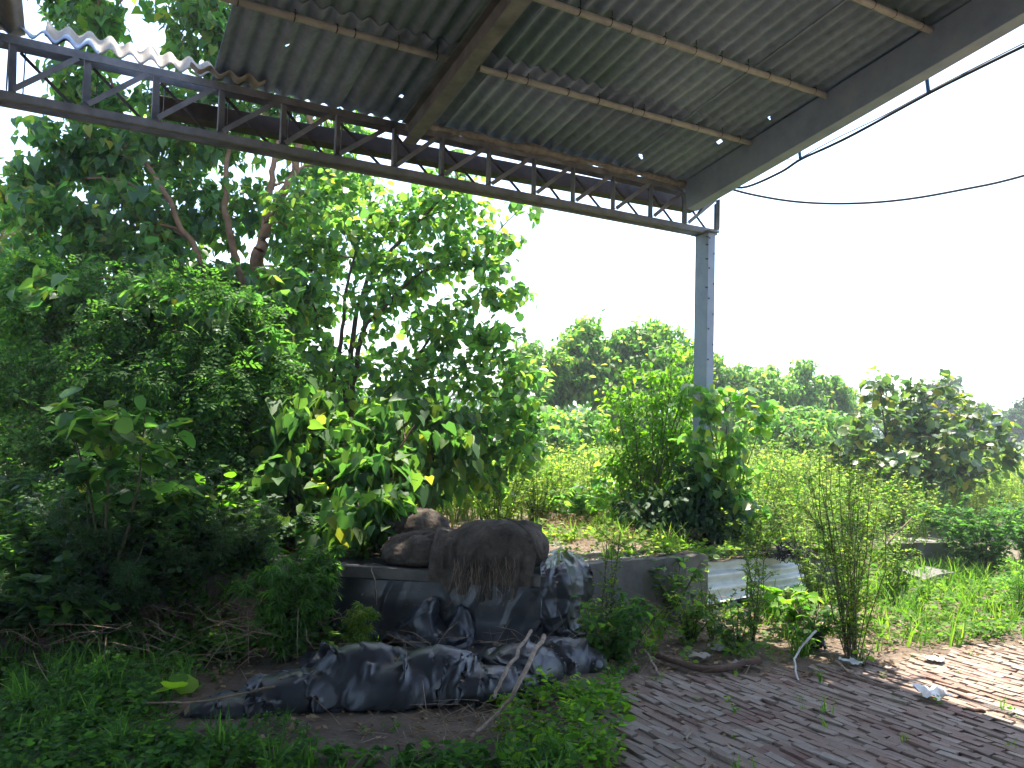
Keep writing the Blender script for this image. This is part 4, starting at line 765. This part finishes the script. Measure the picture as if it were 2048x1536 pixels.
bush('broad_leaved_bush', 'bush of broad pale leaves climbing the right side of the column', 'bush', FP(-.25, .12, PZ-.05), [(1450, 800, 8.3, 60, 40, .25, 34), (1490, 850, 8.3, 45, 60, .25, 40), (1440, 890, 8.3, 50, 50, .25, 40), (1480, 940, 8.3, 50, 50, .25, 45), (1420, 800, 8.2, 40, 40, .2, 24), (1470, 1010, 8.2, 60, 50, .25, 50), (1430, 960, 8.2, 50, 50, .2, 40), (1405, 790, 8.1, 30, 35, .15, 26), (1400, 880, 8.1, 35, 50, .15, 34), (1530, 830, 8.3, 30, 40, .2, 22)], ROUND, 'colb', L_TREE2, .115, big=300, dens=1.6, per=5, droop=(.2, .9), jit=.03)
weed('creeper', 'leafy creeper low on the right of the column base', 'creeper', FP(-.15, .35, PZ-.05), 10, .7, .40, 260, ROUND, L_TREE2, .09, tw=.2, lo=.05, big=200, key='creep', droop=(.3, 1.))
weed('seedling_tree', 'thin dark stemmed sapling with few heart leaves left of the bright bush', 'sapling', on_ground(P(1200, 985, 9.6)), 3, 1.15, .22, 60, HEART, L_TREE2, .13, tw=.2, lo=.3, big=60, key='sap', droop=(.3, .9), sidetw=4)
for k, (u, v, Yd, lab) in enumerate([(1080, 960, 9.6, 'yellow green weed clump under the right side of the slender tree'), (1000, 985, 9.0, 'weed clump just behind the rough brown sack'), (1150, 935, 10.5, 'weed clump in the field behind the thin sapling')]): weed('tall_weed', lab, 'weed', on_ground(P(u, v+60, Yd)), 16, .85, .5, 2200, CHIP, L_WEED, .045, 'tall weeds left of the column', tw=.13, lo=.1, sidetw=8, droop=(0, .5))
for k, (u, v, lab) in enumerate([(1265, 1290, 'leafy weed among sticks in front of the plinth'), (1380, 1275, 'leafy weed before the left end of the corrugated sheet'), (1470, 1300, 'low leafy weed just behind the curved branch'), (1620, 1300, 'low leafy weed between white pipe and large weed'), (1180, 1300, 'leafy weed beside the draped plastic'), (1545, 1240, 'leafy weed under the middle of the corrugated sheet')]): weed('leafy_weed', lab, 'weed', on_ground(G(u, v)), 10, .38, .24, 320, OVAL if k % 2 else CHIP, (L_FINE, L_WEED, L_TREE2)[k % 3], .06, 'leafy weeds before the plinth', tw=.3, lo=.05, droop=(.1, .9))
weed('low_bush', 'low dark green bush behind the sunlit dry patch', 'bush', on_ground(P(1160, 1010, 9.4)), 12, .55, .40, 500, ROUND, L_TREE2, .08, tw=.3, lo=.05)
# weeds standing on and before the plinth at right
Wt = [('tall_weed', 'tall thin weed with small leaves in front of the plinth beside the black plastic', G(1215, 1262), 5, 1.02, .16, 520, L_WEED, .034),
      ('tall_weed', 'bushy pale weed before the corrugated sheet', G(1505, 1285), 9, 1.05, .17, 1300, L_WEED, .032),
      ('tall_weed', 'largest bushy weed standing on bare dusty ground at right', G(1705, 1312), 24, 1.55, .36, 5200, L_WEED, .034),
      ('tall_weed', 'weed clump between the corrugated sheet and the large weed', G(1630, 1215), 12, 1.0, .30, 1900, L_WEED, .036),
      ('tall_weed', 'green weed clump behind the corrugated sheet', P(1520, 1080, 8.8), 18, 1.1, .55, 3400, L_WEED, .042),
      ('tall_weed', 'green weed clump behind the large weed', P(1680, 1080, 9.0), 18, 1.25, .6, 3600, L_WEED, .042),
      ('tall_weed', 'yellow green weed clump on the plinth right of the column', P(1490, 1080, 7.9), 18, .95, .40, 3200, L_WEED, .036),
      ('tall_weed', 'pale weed clump at the right end of the corrugated sheet', P(1600, 1115, 8.3), 18, 1.05, .42, 3200, L_WEED, .036),
      ('tall_weed', 'thin weeds before the left end of the corrugated sheet', G(1425, 1270), 6, .50, .18, 500, L_WEED, .034),
      ('tall_weed', 'green weeds right of the largest weed beside the blocks', G(1790, 1205), 12, .7, .35, 1500, L_WEED, .038),
      ('tall_weed', 'tall green weed clump in the field right of the column', P(1540, 1000, 11.5), 22, 1.4, .8, 3600, L_WEED, .05),
      ('tall_weed', 'tall green weed clump in the field below the broad leaved shrub', P(1720, 1010, 11.), 18, 1.3, .7, 2400, L_WEED, .05),
      ('tall_weed', 'green weed clump above the concrete blocks', P(1800, 1075, 9.8), 16, 1.1, .6, 2400, L_WEED, .044)]
for nm_, lab, q, n, h, sp, nl, lm, sz in Wt: weed(nm_, lab, 'weed', on_ground(q), n, h, sp, nl, CHIP, lm, sz, 'tall weeds right of the column', tw=.14, lo=.06, sidetw=8, droop=(0, .5), sr=.005)
weed('dark_bush', 'dark dense bush at the right edge behind the grass', 'bush', on_ground(G(1960, 1145)), 26, 1.05, .75, 5000, CHIP, L_FINE, .07, tw=.2, lo=.02, sidetw=7)
weed('dark_bush', 'second dark bush cut by the right picture edge', 'bush', on_ground(G(2075, 1135)), 22, .95, .6, 3500, CHIP, L_FINE, .07, tw=.2, lo=.02, sidetw=7)
weed('feathery_plant', 'bright feathery plant at the right edge above the grass', 'plant', on_ground(G(2040, 1225)), 8, .5, .22, 120, FERN, L_BRIGHT, .2, tw=.3, lo=.3, side=False)
weed('heart_leaved_weed', 'green leafy weed at the near corner of the black plastic', 'weed', on_ground(G(1225, 1318)), 12, .45, .30, 420, OVAL, L_FINE, .075, tw=.3, lo=.05, droop=(.1, .9))
weed('heart_leaved_weed', 'weed with glossy leaves beside the upright stone slab', 'weed', on_ground(G(1345, 1225)), 10, .55, .30, 240, OVAL, L_TREE2, .085, tw=.3, lo=.15, big=120, key='hw')
weed('heart_leaved_weed', 'sunlit bright weed with one large heart leaf before the sheet', 'weed', on_ground(G(1575, 1262)), 10, .36, .26, 170, HEART, L_BRIGHT, .085, tw=.3, lo=.1, big=120, key='hw2')
weed('young_weed', 'tiny bright yellow green seedling on the dusty ground edge', 'weed', on_ground(G(1728, 1330)), 3, .13, .05, 16, OVAL, L_BRIGHT, .06, side=False, lo=.3)
weed('round_leaf_seedling', 'few glossy round leaves on thin stems before the black plastic at left', 'weed', on_ground(G(330, 1420)), 2, .22, .10, 5, ROUND, L_BRIGHT, .15, side=False, lo=.85, droop=(0, .1), big=5, key='rs')
# right hand broad leaved shrub and distant trees
sr = [(1790, 780, 13.5, 60, 40, .5, 60), (1860, 830, 13.5, 80, 55, .7, 130), (1760, 860, 13.3, 80, 60, .7, 170), (1880, 890, 13.2, 110, 60, .8, 300), (1960, 860, 13.5, 60, 55, .6, 130), (1780, 930, 13, 90, 50, .7, 250), (1900, 950, 13, 110, 50, .7, 300), (1750, 760, 13.5, 30, 30, .3, 22), (1880, 765, 13.5, 40, 30, .4, 26), (1700, 900, 13.2, 60, 50, .5, 140), (1810, 835, 13.6, 80, 50, .6, 170), (1930, 810, 13.6, 60, 40, .5, 90), (1840, 775, 13.5, 50, 35, .5, 60), (2010, 900, 13.4, 50, 50, .5, 110)]
bs = on_ground(P(1850, 1010, 13.2))
plant('broad_leaved_shrub', 'large shrub with broad yellowing leaves at the right of the field', 'shrub', bs, [([bs, P(1850, 900, 13.2), P(1850, 800, 13.4)], .03, .012), ([bs, P(1780, 900, 13.3), P(1760, 780, 13.4)], .025, .01), ([bs, P(1920, 900, 13.3), P(1960, 840, 13.4)], .025, .01)],
      px_clumps(sr), ROUND, 'shr', leafmat('yellowing leaf', [(0, (.035, .08, .03)), (.5, (.06, .12, .035)), (.85, (.12, .17, .035)), (1, (.30, .24, .03))], .42, .40, 2.2, .6), .145, BARK2, big=300, dens=1.35, droop=(.0, .8), per=6, sizevar=.5)
FT = [(1075, 775, 20, 100, 95, 'round crowned tree beyond the field nearest the slender tree'), (1190, 740, 21, 95, 115, 'taller tree with a lumpy top beyond the field'), (1310, 745, 21, 105, 115, 'broad tree with two rounded tops left of the column'), (1400, 775, 25, 70, 85, 'tree standing behind the column beyond the field'),
      (1490, 800, 25, 75, 75, 'small pale tree just right of the column'), (1570, 795, 26, 80, 80, 'tree with a peaked top right of the column'), (1650, 815, 26, 75, 70, 'tree sloping down to the shrub at right'), (1600, 860, 20, 110, 45, 'wide low tree in front of the peaked tree'), (1120, 860, 18, 90, 40, 'low leafy tree at the left end of the field')]
for k, (u, v, Yd, ru, rv, lab) in enumerate(FT):
    bb = np.array([*P(u, 895, Yd)[:2], .35]); cl = []
    for j in range(9):
        e = inball(1, .2)[0]; cl.append((u+e[0]*ru*.85, v+e[2]*rv*.75+rv*.15, Yd+e[1]*1.2, ru*.5, rv*.42, .9, 420))
    cl += [(u-ru*.6, 855, Yd-.5, ru*.6, 40, .9, 380), (u+ru*.6, 855, Yd-.5, ru*.6, 40, .9, 380), (u, 865, Yd-.8, ru*.8, 34, .9, 420)]
    cl.append((u+rng.normal()*ru*.2, v-rv*.75, Yd, ru*.35, rv*.28, .6, 200)); cl.append((u-ru*.4, v-rv*.55, Yd, ru*.36, rv*.34, .7, 240)); cl.append((u+ru*.45, v-rv*.5, Yd, ru*.36, rv*.34, .7, 240)); cl.append((u, v-rv*.2, Yd, ru*.8, rv*.5, .9, 420))
    plant('field_tree', lab, 'tree', bb, [([bb, P(u, 850, Yd), P(u+rng.normal()*15, v, Yd)], .09, .03)], px_clumps(cl), OVAL, 'ft', L_FAR, .17, BARK2, group='trees beyond the field', twr=.01, limbr=.02, dens=1.45)
for u, v, Yd, ru, rv, lab in [(1880, 790, 46, 55, 75, 'tall grey hazy tree far behind the broad leaved shrub'), (1965, 840, 55, 40, 45, 'small hazy tree far away right of the tall hazy one'), (1480, 770, 50, 40, 50, 'faint airy tree far behind the small pale tree'), (2040, 850, 50, 40, 60, 'hazy tree far away at the right picture edge')]:
    bb = np.array([*P(u, 890, Yd)[:2], .2]); cl = [(u+e[0]*ru*.7, v+e[2]*rv*.7, Yd+e[1], ru*.4, rv*.35, 1., 260) for e in inball(9, .3)]
    plant('distant_tree', lab, 'tree', bb, [([bb, P(u, v, Yd)], .2, .06)], px_clumps(cl), OVAL, 'dt', L_DARK, .30, BARK2, group='hazy trees far away', twr=.02, limbr=.05)
tl_ = MB(); nT = 26000; az = rng.random(nT)*2.6-1.0; Yd = 60+60*rng.random(nT); Xp = Yd*az; hgt = (2.2+2.6*vnoise(az*16, az*0, 7)+1.5*vnoise(az*60, az*0, 8)); pos = np.stack([Xp, Yd, hgt*rng.random(nT)**.7], 1)
put(tl_, OVAL, pos, rng.normal(size=(nT, 3))+np.array([0, 0, -.4]), rng.normal(size=(nT, 3)), .75); o = tl_.build('tree_line', L_DARK, smooth=True); tag(o, 'far hedge line along the horizon', kind='stuff')
# ------------------------------------------------------------------ field weeds, ground cover, litter
def herb(n, size, h, tpl=CHIP, spread=.5):
    p = np.stack([rng.normal(size=n)*spread*h*.4, rng.normal(size=n)*spread*h*.4, h*rng.random(n)**.8], 1); a = rng.random(n)*2*math.pi
    mb = MB(); put(mb, tpl, p, np.stack([np.cos(a), np.sin(a), .5-rng.random(n)], 1), np.array([0, 0, 1.])+rng.normal(size=(n, 3))*.5, size*(.6+.7*rng.random(n)))
    return np.concatenate(mb.v), np.concatenate(mb.q)
def tallweed(h=1., n=60, size=.06):
    Ls = stems(np.zeros(3), 3, h, .16); p, _ = along(Ls, n, .2); p += rng.normal(size=(n, 3))*np.array([.06, .06, .03])*h; a = rng.random(n)*2*math.pi; mb = MB(); tubes(mb, Ls, np.linspace(.006, .003, 5), 3)
    put(mb, CHIP, p, np.stack([np.cos(a), np.sin(a), .6-rng.random(n)], 1), np.array([0, 0, 1.])+rng.normal(size=(n, 3))*.5, size*(.5+.8*rng.random(n))); return np.concatenate(mb.v), np.concatenate(mb.q)
def grasst(n=12, h=.25):
    out = []
    for i in range(n):
        a = rng.random()*2*math.pi; d = np.array([math.cos(a), math.sin(a), 0]); s = np.array([-d[1], d[0], 0])*.006; hh = h*(.5+.7*rng.random()); b0 = rng.normal(size=3)*np.array([.03, .03, 0]); l = .2+.5*rng.random()
        p = [b0+d*hh*l*k*k+np.array([0, 0, hh*k*(1-.25*k*l)]) for k in (0, .5, 1)]
        out.append((np.array([p[0]-s, p[0]+s, p[1]+s*.8, p[1]-s*.8, p[2]+s*.1, p[2]-s*.1]), np.array([[0, 1, 2, 3], [3, 2, 4, 5]])))
    return compose(out)
def scatter(mb, protos, pos, scale, tilt=.15):
    k = rng.integers(0, len(protos), len(pos)); scale = np.broadcast_to(scale, (len(pos),))
    for j, (V, Fc) in enumerate(protos):
        ix = np.where(k == j)[0]
        if len(ix) == 0: continue
        a = rng.random(len(ix))*2*math.pi; c, s = np.cos(a), np.sin(a); x = V[None, :, 0]*c[:, None]-V[None, :, 1]*s[:, None]; y = V[None, :, 0]*s[:, None]+V[None, :, 1]*c[:, None]; z = np.broadcast_to(V[None, :, 2], x.shape)
        tx, ty = rng.normal(size=(2, len(ix)))*tilt; x = x+z*tx[:, None]; y = y+z*ty[:, None]
        Q = np.stack([x, y, z], -1)*scale[ix][:, None, None]+pos[ix][:, None, :]; mb.add(Q.reshape(-1, 3), (np.arange(len(ix))[:, None, None]*len(V)+Fc[None]).reshape(-1, 4))
def spread_pts(n, x0, x1, y0, y1, keep): 
    x = x0+(x1-x0)*rng.random(n); y = y0+(y1-y0)*rng.random(n); m = keep(x, y); x, y = x[m], y[m]; return np.stack([x, y, terrain(x, y)], 1)
def stq(x, y): qx = x-O[0]; qy = y-O[1]; return -(qx*A[0]+qy*A[1]), -(qx*B[0]+qy*B[1])
pw = [tallweed(1., 60, .06) for _ in range(6)]; pwf = [tallweed(1., 42, .10) for _ in range(5)]
fm = MB()
def kf(x, y):
    s, t = stq(x, y); return (t < -.9) & ((s < 1.1) | (t < -1.8)) & (np.abs(x/y-.1) < .75) & ~((np.hypot(x-1.0, (y-9.0)) < .8)) & (rng.random(len(x)) < .4+.9*vnoise(x*.9, y*.9, 12))
pp = spread_pts(3800, -3, 11, 8.6, 17, kf); scatter(fm, pw, pp, .5+.65*rng.random(len(pp)))
pp = spread_pts(4200, -8, 34, 16, 45, lambda x, y: np.abs(x/y-.3) < .55); scatter(fm, pwf, pp, .7+.5*rng.random(len(pp)))
fm2 = MB(); pp = spread_pts(1500, -3, 11, 8.8, 18, kf); scatter(fm2, pw, pp, .5+.6*rng.random(len(pp))); pp = spread_pts(1500, -8, 30, 16, 40, lambda x, y: (np.abs(x/y-.3) < .55) & (vnoise(x*.5, y*.5, 88) > .5)); scatter(fm2, pwf, pp, .7+.6*rng.random(len(pp))); tag(fm2.build('green_weeds', L_BRIGHT, smooth=True), 'brighter green weeds mixed through the field', kind='stuff')
tag(fm.build('field_weeds', L_FIELD, smooth=True), 'pale green waist high weeds filling the field', kind='stuff')
gm = MB(); hb = [herb(14, .05, .14) for _ in range(4)]+[herb(10, .06, .10, OVAL) for _ in range(3)]; gt = [grasst() for _ in range(5)]
def kleft(x, y): return ~inside(x, y, PAV) & (rng.random(len(x)) < .25+1.1*vnoise(x*1.6, y*1.6, 14)) & ~((x > -1.8) & (x < .7) & (y > 4.18+.1*np.sin(x*9)) & (y < 5.75)) & ~((x > -1.0) & (x < .1) & (y > 3.9) & (vnoise(x*3, y*3, 44) < .6)) & (y < 5.9)
pp = spread_pts(8200, -3.6, .9, 2.9, 6.3, kleft); fr = pp[:, 1] < 4.25+.3*rng.random(len(pp)); sc_ = (.45+.6*rng.random(len(pp)))*np.where((pp[:, 0] > -1.9) & (pp[:, 1] > 3.9), .5, 1.); scatter(gm, hb+hb+gt[:2], pp[~fr], sc_[~fr]); g2 = MB(); scatter(g2, hb+hb+hb+gt[:1], pp[fr], sc_[fr]*.9); tag(g2.build('near_weeds', L_FINE, smooth=True), 'green weeds along the bottom of the view in front of the black plastic', kind='stuff')

pp = spread_pts(1500, -4.5, -.9, 5.3, 8., lambda x, y: (x < -1.2) & ((y < 5.9) | (x < -1.0))); pp[:, 2] = np.maximum(pp[:, 2], .43*sstep(5.75, 6.5, pp[:, 1])); scatter(gm, hb, pp, .6+1.1*rng.random(len(pp))**2)
tag(gm.build('ground_weeds', L_FINE, smooth=True), 'low green weeds and grass carpeting the shaded ground', kind='stuff')
gm = MB(); pp = spread_pts(620, .0, 1.35, 3.1, 4.95, lambda x, y: (x < .45+.55*vnoise(x*3, y*3, 3)) & (vnoise(x*2.4, y*2.4, 17) > .40)); scatter(gm, hb, pp, .45+.6*rng.random(len(pp)))
sp_ = spots[rng.integers(0, len(spots), 120)]; sp_ = sp_+RN*.028; sp_ = sp_[vnoise(sp_[:, 0]*2, sp_[:, 1]*2, 55) > .5]; sp_[:, 2] = .0; scatter(gm, gt+hb, sp_, .22+.3*rng.random(len(sp_)))
tag(gm.build('paving_weeds', L_BRIGHT, smooth=True), 'low bright green weeds creeping over the left edge of the brick paving', kind='stuff')
gm = MB()
def kright(x, y): s, t = stq(x, y); return ~inside(x, y, PAV*np.array([1, 1.0])) & (x > .9) & ~((s > .9) & (t < PT+.05)) & (rng.random(len(x)) < .15+1.2*vnoise(x*1.8, y*1.8, 15)*sstep(2.4, 4.2, x+.2*y-1.2)+.2)
pp = spread_pts(5600, .9, 8, 5.2, 10.5, kright); scatter(gm, hb+hb+gt[:3], pp, .45+.75*rng.random(len(pp)))
pp = spread_pts(60, .8, 4.6, 3.3, 6.0, lambda x, y: vnoise(x*2, y*2, 19) > .55); scatter(gm, gt+hb, pp, .2+.25*rng.random(len(pp)))
tag(gm.build('sunlit_grass', L_GRASS, smooth=True), 'bright sunlit grass beside the brick paving', kind='stuff')
# leaf litter and dry twigs
lm_ = MB()
def lit(n, x0, x1, y0, y1, keep, zoff=.012, size=.05):
    q = spread_pts(n, x0, x1, y0, y1, keep); m = len(q); q[:, 2] += zoff*rng.random(m)+.006; put(lm_, CHIP, q, rng.normal(size=(m, 3))*np.array([1, 1, .2]), np.array([0, 0, 1.])+rng.normal(size=(m, 3))*.35, size*(.4+.9*rng.random(m)))
lit(1700, .6, 4.5, 5.2, 7.6, lambda x, y: ~((stq(x, y)[0] > .9) & (stq(x, y)[1] < PT)))
lit(1500, -3, 1.2, 3.2, 6, lambda x, y: x < 1.2); lit(260, .9, 4, 3.2, 5.8, lambda x, y: x > .5, .02, .035)
q = np.stack([rng.uniform(.2, 2.6, 900), rng.uniform(6.3, 9.3, 900), np.full(900, PZ+.012)], 1); s_, t_ = stq(q[:, 0], q[:, 1]); q = q[(t_ < PT-.05) & (t_ > -.8) & (s_ > 1.)]; put(lm_, CHIP, q, rng.normal(size=(len(q), 3))*np.array([1, 1, .2]), np.array([0, 0, 1.])+rng.normal(size=(len(q), 3))*.3, .05)
q = np.stack([rng.uniform(-3.2, -.9, 900), rng.uniform(6.2, 8.2, 900), np.full(900, .55)], 1); put(lm_, CHIP, q+rng.normal(size=q.shape)*np.array([0, 0, .03]), rng.normal(size=(900, 3))*np.array([1, 1, .2]), np.array([0, 0, 1.])+rng.normal(size=(900, 3))*.3, .07)
q = np.concatenate(ONCLOTH); put(lm_, CHIP, q, rng.normal(size=q.shape)*np.array([1, 1, .2]), np.array([0, 0, 1.])+rng.normal(size=q.shape)*.35, .035)
tag(lm_.build('leaf_litter', L_DRY), 'scattered dry leaves on the ground and plinth', kind='stuff')
def twigs(n, c, rad, h, L, r=.003):
    c = np.asarray(c); p = c+np.stack([rng.normal(size=n)*rad, rng.normal(size=n)*rad*.7, rng.random(n)*h], 1); d = unit(rng.normal(size=(n, 3))*np.array([1, 1, .45])); l = L*(.3+.8*rng.random(n))[:, None]
    q = np.stack([p-d*l/2, p+rng.normal(size=(n, 3))*.02*L/.3, p+d*l/2], 1); q[..., 2] = np.maximum(q[..., 2], .01); return q
tm = MB()
for n, g, rad, h, L in ((140, G(450, 1290), .55, .28, .45), (120, G(250, 1300), .6, .3, .5), (90, G(120, 1290), .5, .3, .5), (120, G(1720, 1300), .26, .30, .30), (60, G(1620, 1255), .3, .12, .3), (50, G(980, 1440), .22, .05, .3), (60, G(1060, 1330), .25, .18, .4), (40, G(800, 1325), .25, .14, .35), (60, G(1330, 1240), .35, .2, .4), (50, G(1450, 1310), .5, .03, .3), (60, G(920, 1480), .25, .05, .25)): tubes(tm, twigs(n, g, rad, h, L), np.array([.0026, .0022, .0012]), 3)
tag(tm.build('dry_twigs', DRYT), 'tangle of dry brown twigs over the ground', kind='stuff')
gp = MB(); xy = FP(0, 0); pp = []
for k in range(900):
    s_, t_ = rng.uniform(-1.1, 2.6), rng.uniform(-.8, PT-.12); q = FP(s_, t_, PZ-(.06 if s_ < .97 else 0)-.01)
    if vnoise(np.array(s_*2.2), np.array(t_*2.2), 61) > .42+.14*(s_ > 1.2)+.12*(t_ > .35): pp.append(q)
scatter(gp, hb+hb+hb+gt[:1], np.array(pp), .5+.8*rng.random(len(pp))); tag(gp.build('plinth_weeds', L_WEED, smooth=True), 'yellow green weeds growing over the top of the plinth', kind='stuff')
gmd = MB(); dd = [herb(26, .03, .2, LANCE, .9) for _ in range(4)]
pp = spread_pts(800, -.4, 2.6, 7.0, 10., lambda x, y: np.abs(x-1.2+.1*(y-8.4)) < .75); pp[:, 2] = np.maximum(pp[:, 2], PZ-.04); s_, t_ = stq(pp[:, 0], pp[:, 1]); pp = pp[t_ < .55]; scatter(gmd, dd, pp, .5+.5*rng.random(len(pp)))
tag(gmd.build('dry_grass', L_DRY), 'dry reddish grass on the sunlit plinth behind the sack', kind='stuff')
# sticks, branch, pipe, litter
def stick(name, label, pts, ra, rb, mt=STICK, cat='stick', group=None, n=14, wob=.004):
    q = smoothline(pts, n); q[1:-1] += rng.normal(size=(n-2, 3))*wob; b = MB(); tubes(b, q[None], np.linspace(ra, rb, n)[None], 7)
    o = b.build(name, mt, loc=q[0], smooth=True); return tag(o, label, cat, group)
stick('stick', 'thick straight stick leaning over the black plastic, upper of the pair', [G(1062, 1262, .20), G(1020, 1330, .26), G(985, 1395, .17)], .013, .009)
stick('stick', 'longer crooked stick across the black plastic, lower of the pair', [G(1088, 1272, .22), G(1060, 1320, .27), G(1025, 1390, .18), G(1000, 1420, .08), G(940, 1475, .02)], .016, .009)
stick('stick', 'thin stick lying level in front of the draped plastic', [G(960, 1284, .06), G(1060, 1292, .10), G(1160, 1290, .09)], .007, .005)
stick('stick', 'pale stick slanting from the draped plastic to the weeds', [G(1110, 1240, .08), G(1150, 1228, .14), G(1210, 1218, .16)], .012, .008)
stick('branch', 'dark curved branch lying between weeds and brick paving', [G(1305, 1310, .03), G(1350, 1322, .03), G(1390, 1336, .03), G(1440, 1338, .03), G(1480, 1330, .03), G(1520, 1320, .05)], .018, .028, BARK2, 'branch')
stick('stick', 'forked pale stick end pointing at the bricks below the leafy weed', [G(1290, 1300, .06), G(1305, 1325, .04), G(1320, 1352, .02)], .010, .007)
stick('stick', 'long thin bent stick edging the sunlit paving', [G(1672, 1322, .03), G(1700, 1345, .03), G(1745, 1364, .02), G(1800, 1377, .02)], .010, .006)
stick('stick', 'short dark stick lying on the sunlit bricks', [G(1925, 1418, .02), G(1960, 1421, .025), G(1990, 1423, .02)], .012, .009, BARK2)
stick('stick', 'grey stick on dry ground beside the large weed', [G(1785, 1238, .03), G(1820, 1255, .03), G(1848, 1270, .03)], .014, .01)
stick('stick', 'thin upright stalk in front of the dark ledge', [G(752, 1255, .0), P(751, 1180, 5.75), P(742, 1130, 5.75)], .006, .004)
stick('stick', 'long thin stalk arching over the left end of the black plastic', [G(230, 1400, .06), G(330, 1405, .10), G(420, 1400, .16), G(550, 1373, .20)], .004, .006, DRYT)
stick('stick', 'small pale chip of wood on the shaded bricks', [G(1370, 1478, .02), G(1384, 1458, .03)], .008, .007, n=4)
stick('stick', 'thin bamboo stalk leaning in the weeds above the concrete blocks', [P(1780, 1082, 9.4), P(1825, 1035, 9.5)], .012, .008, DRYT, n=4)
stick('plastic_pipe', 'bent white pipe piece looping down to the bricks', [G(1632, 1262, .20), G(1598, 1300, .10), G(1588, 1330, .03), G(1598, 1362, .02)], .0085, .006, WHITEP, 'pipe')
stick('wooden_stake', 'short pale wooden stake standing beside the white pipe', [G(1634, 1285, .02), G(1640, 1238, .0)+np.array([0, -.2, .16])], .022, .018, STICK, 'stake', n=5)
def scrap(name, label, c, w, h, mt, cat, seed, zh=.03, rotz=0.):
    n = 10; x, y = np.meshgrid(np.linspace(-1, 1, n), np.linspace(-1, 1, n), indexing='ij'); z = zh*(vnoise(x*2+seed, y*2, seed)+.5*vnoise(x*5, y*5, seed+1)); r = 1-.25*vnoise(x*2, y*2, seed+3)
    X_, Y_ = x*w*r, y*h*r; q = np.stack([c[0]+X_*math.cos(rotz)-Y_*math.sin(rotz), c[1]+X_*math.sin(rotz)+Y_*math.cos(rotz), c[2]+.014+z], -1); b = MB(); grid(b, q); o = b.build(name, mt, loc=c, smooth=True); return tag(o, label, cat)
scrap('paper_scrap', 'crumpled white paper at the shadow edge on the bricks', G(1862, 1403), .085, .10, PAPER, 'litter', 4, .06)
for k, (u, v, lab) in enumerate([(1435, 1300, 'grey flat scrap behind the curved branch'), (1400, 1318, 'pale grey scrap touching the curved branch'), (1490, 1335, 'small pale scrap at the right end of the branch'), (1700, 1330, 'whitish scrap in front of the large weed'), (1868, 1325, 'small white scrap on the sunlit paving edge')]): scrap('litter_scrap', lab, on_ground(G(u, v)), .07, .07, GREYP if k < 3 else PAPER, 'litter', 30+k, .03, k)
b = MB(); nl = 90; c = G(1585, 1103, .46); q = c+inball(nl)*np.array([.17, .10, .06]); d = unit(rng.normal(size=(nl, 3)))*.09; tubes(b, np.stack([q-d, q+rng.normal(size=(nl, 3))*.03, q+d], 1), .006, 4); o = b.build('net_bundle', CABLE, loc=c); tag(o, 'dark tangled net bundle lying above the corrugated sheet', 'net')
b = MB(); c = G(1630, 1290, .03); q = c+inball(26)*np.array([.09, .07, .05])+np.array([0, 0, .03]); d = unit(rng.normal(size=(26, 3)))*.06; tubes(b, np.stack([q-d, q, q+d], 1), .012, 5); o = b.build('black_rag', CABLE, loc=c); tag(o, 'small black rag bundle beside the white pipe', 'rag')
# ------------------------------------------------------------------ air
b = MB(); x0, x1, y0, y1, z0, z1 = -1000, 1100, -70, 1700, -2.2, 22.
V = np.array([(x0, y0, z0), (x1, y0, z0), (x1, y1, z0), (x0, y1, z0), (x0, y0, z1), (x1, y0, z1), (x1, y1, z1), (x0, y1, z1)]); b.add(V, BOXF)
hm = bpy.data.materials.new('haze'); hm.use_nodes = True; t = hm.node_tree; t.nodes.remove(t.nodes['Principled BSDF']); v = nd(t, 'ShaderNodeVolumePrincipled')
v.inputs['Color'].default_value = (.88, .93, 1, 1); v.inputs['Density'].default_value = .0021; v.inputs['Anisotropy'].default_value = .3
t.links.new(v.outputs[0], t.nodes['Material Output'].inputs['Volume']); tag(b.build('haze', hm), 'thin pale haze in the air over the field', kind='stuff')
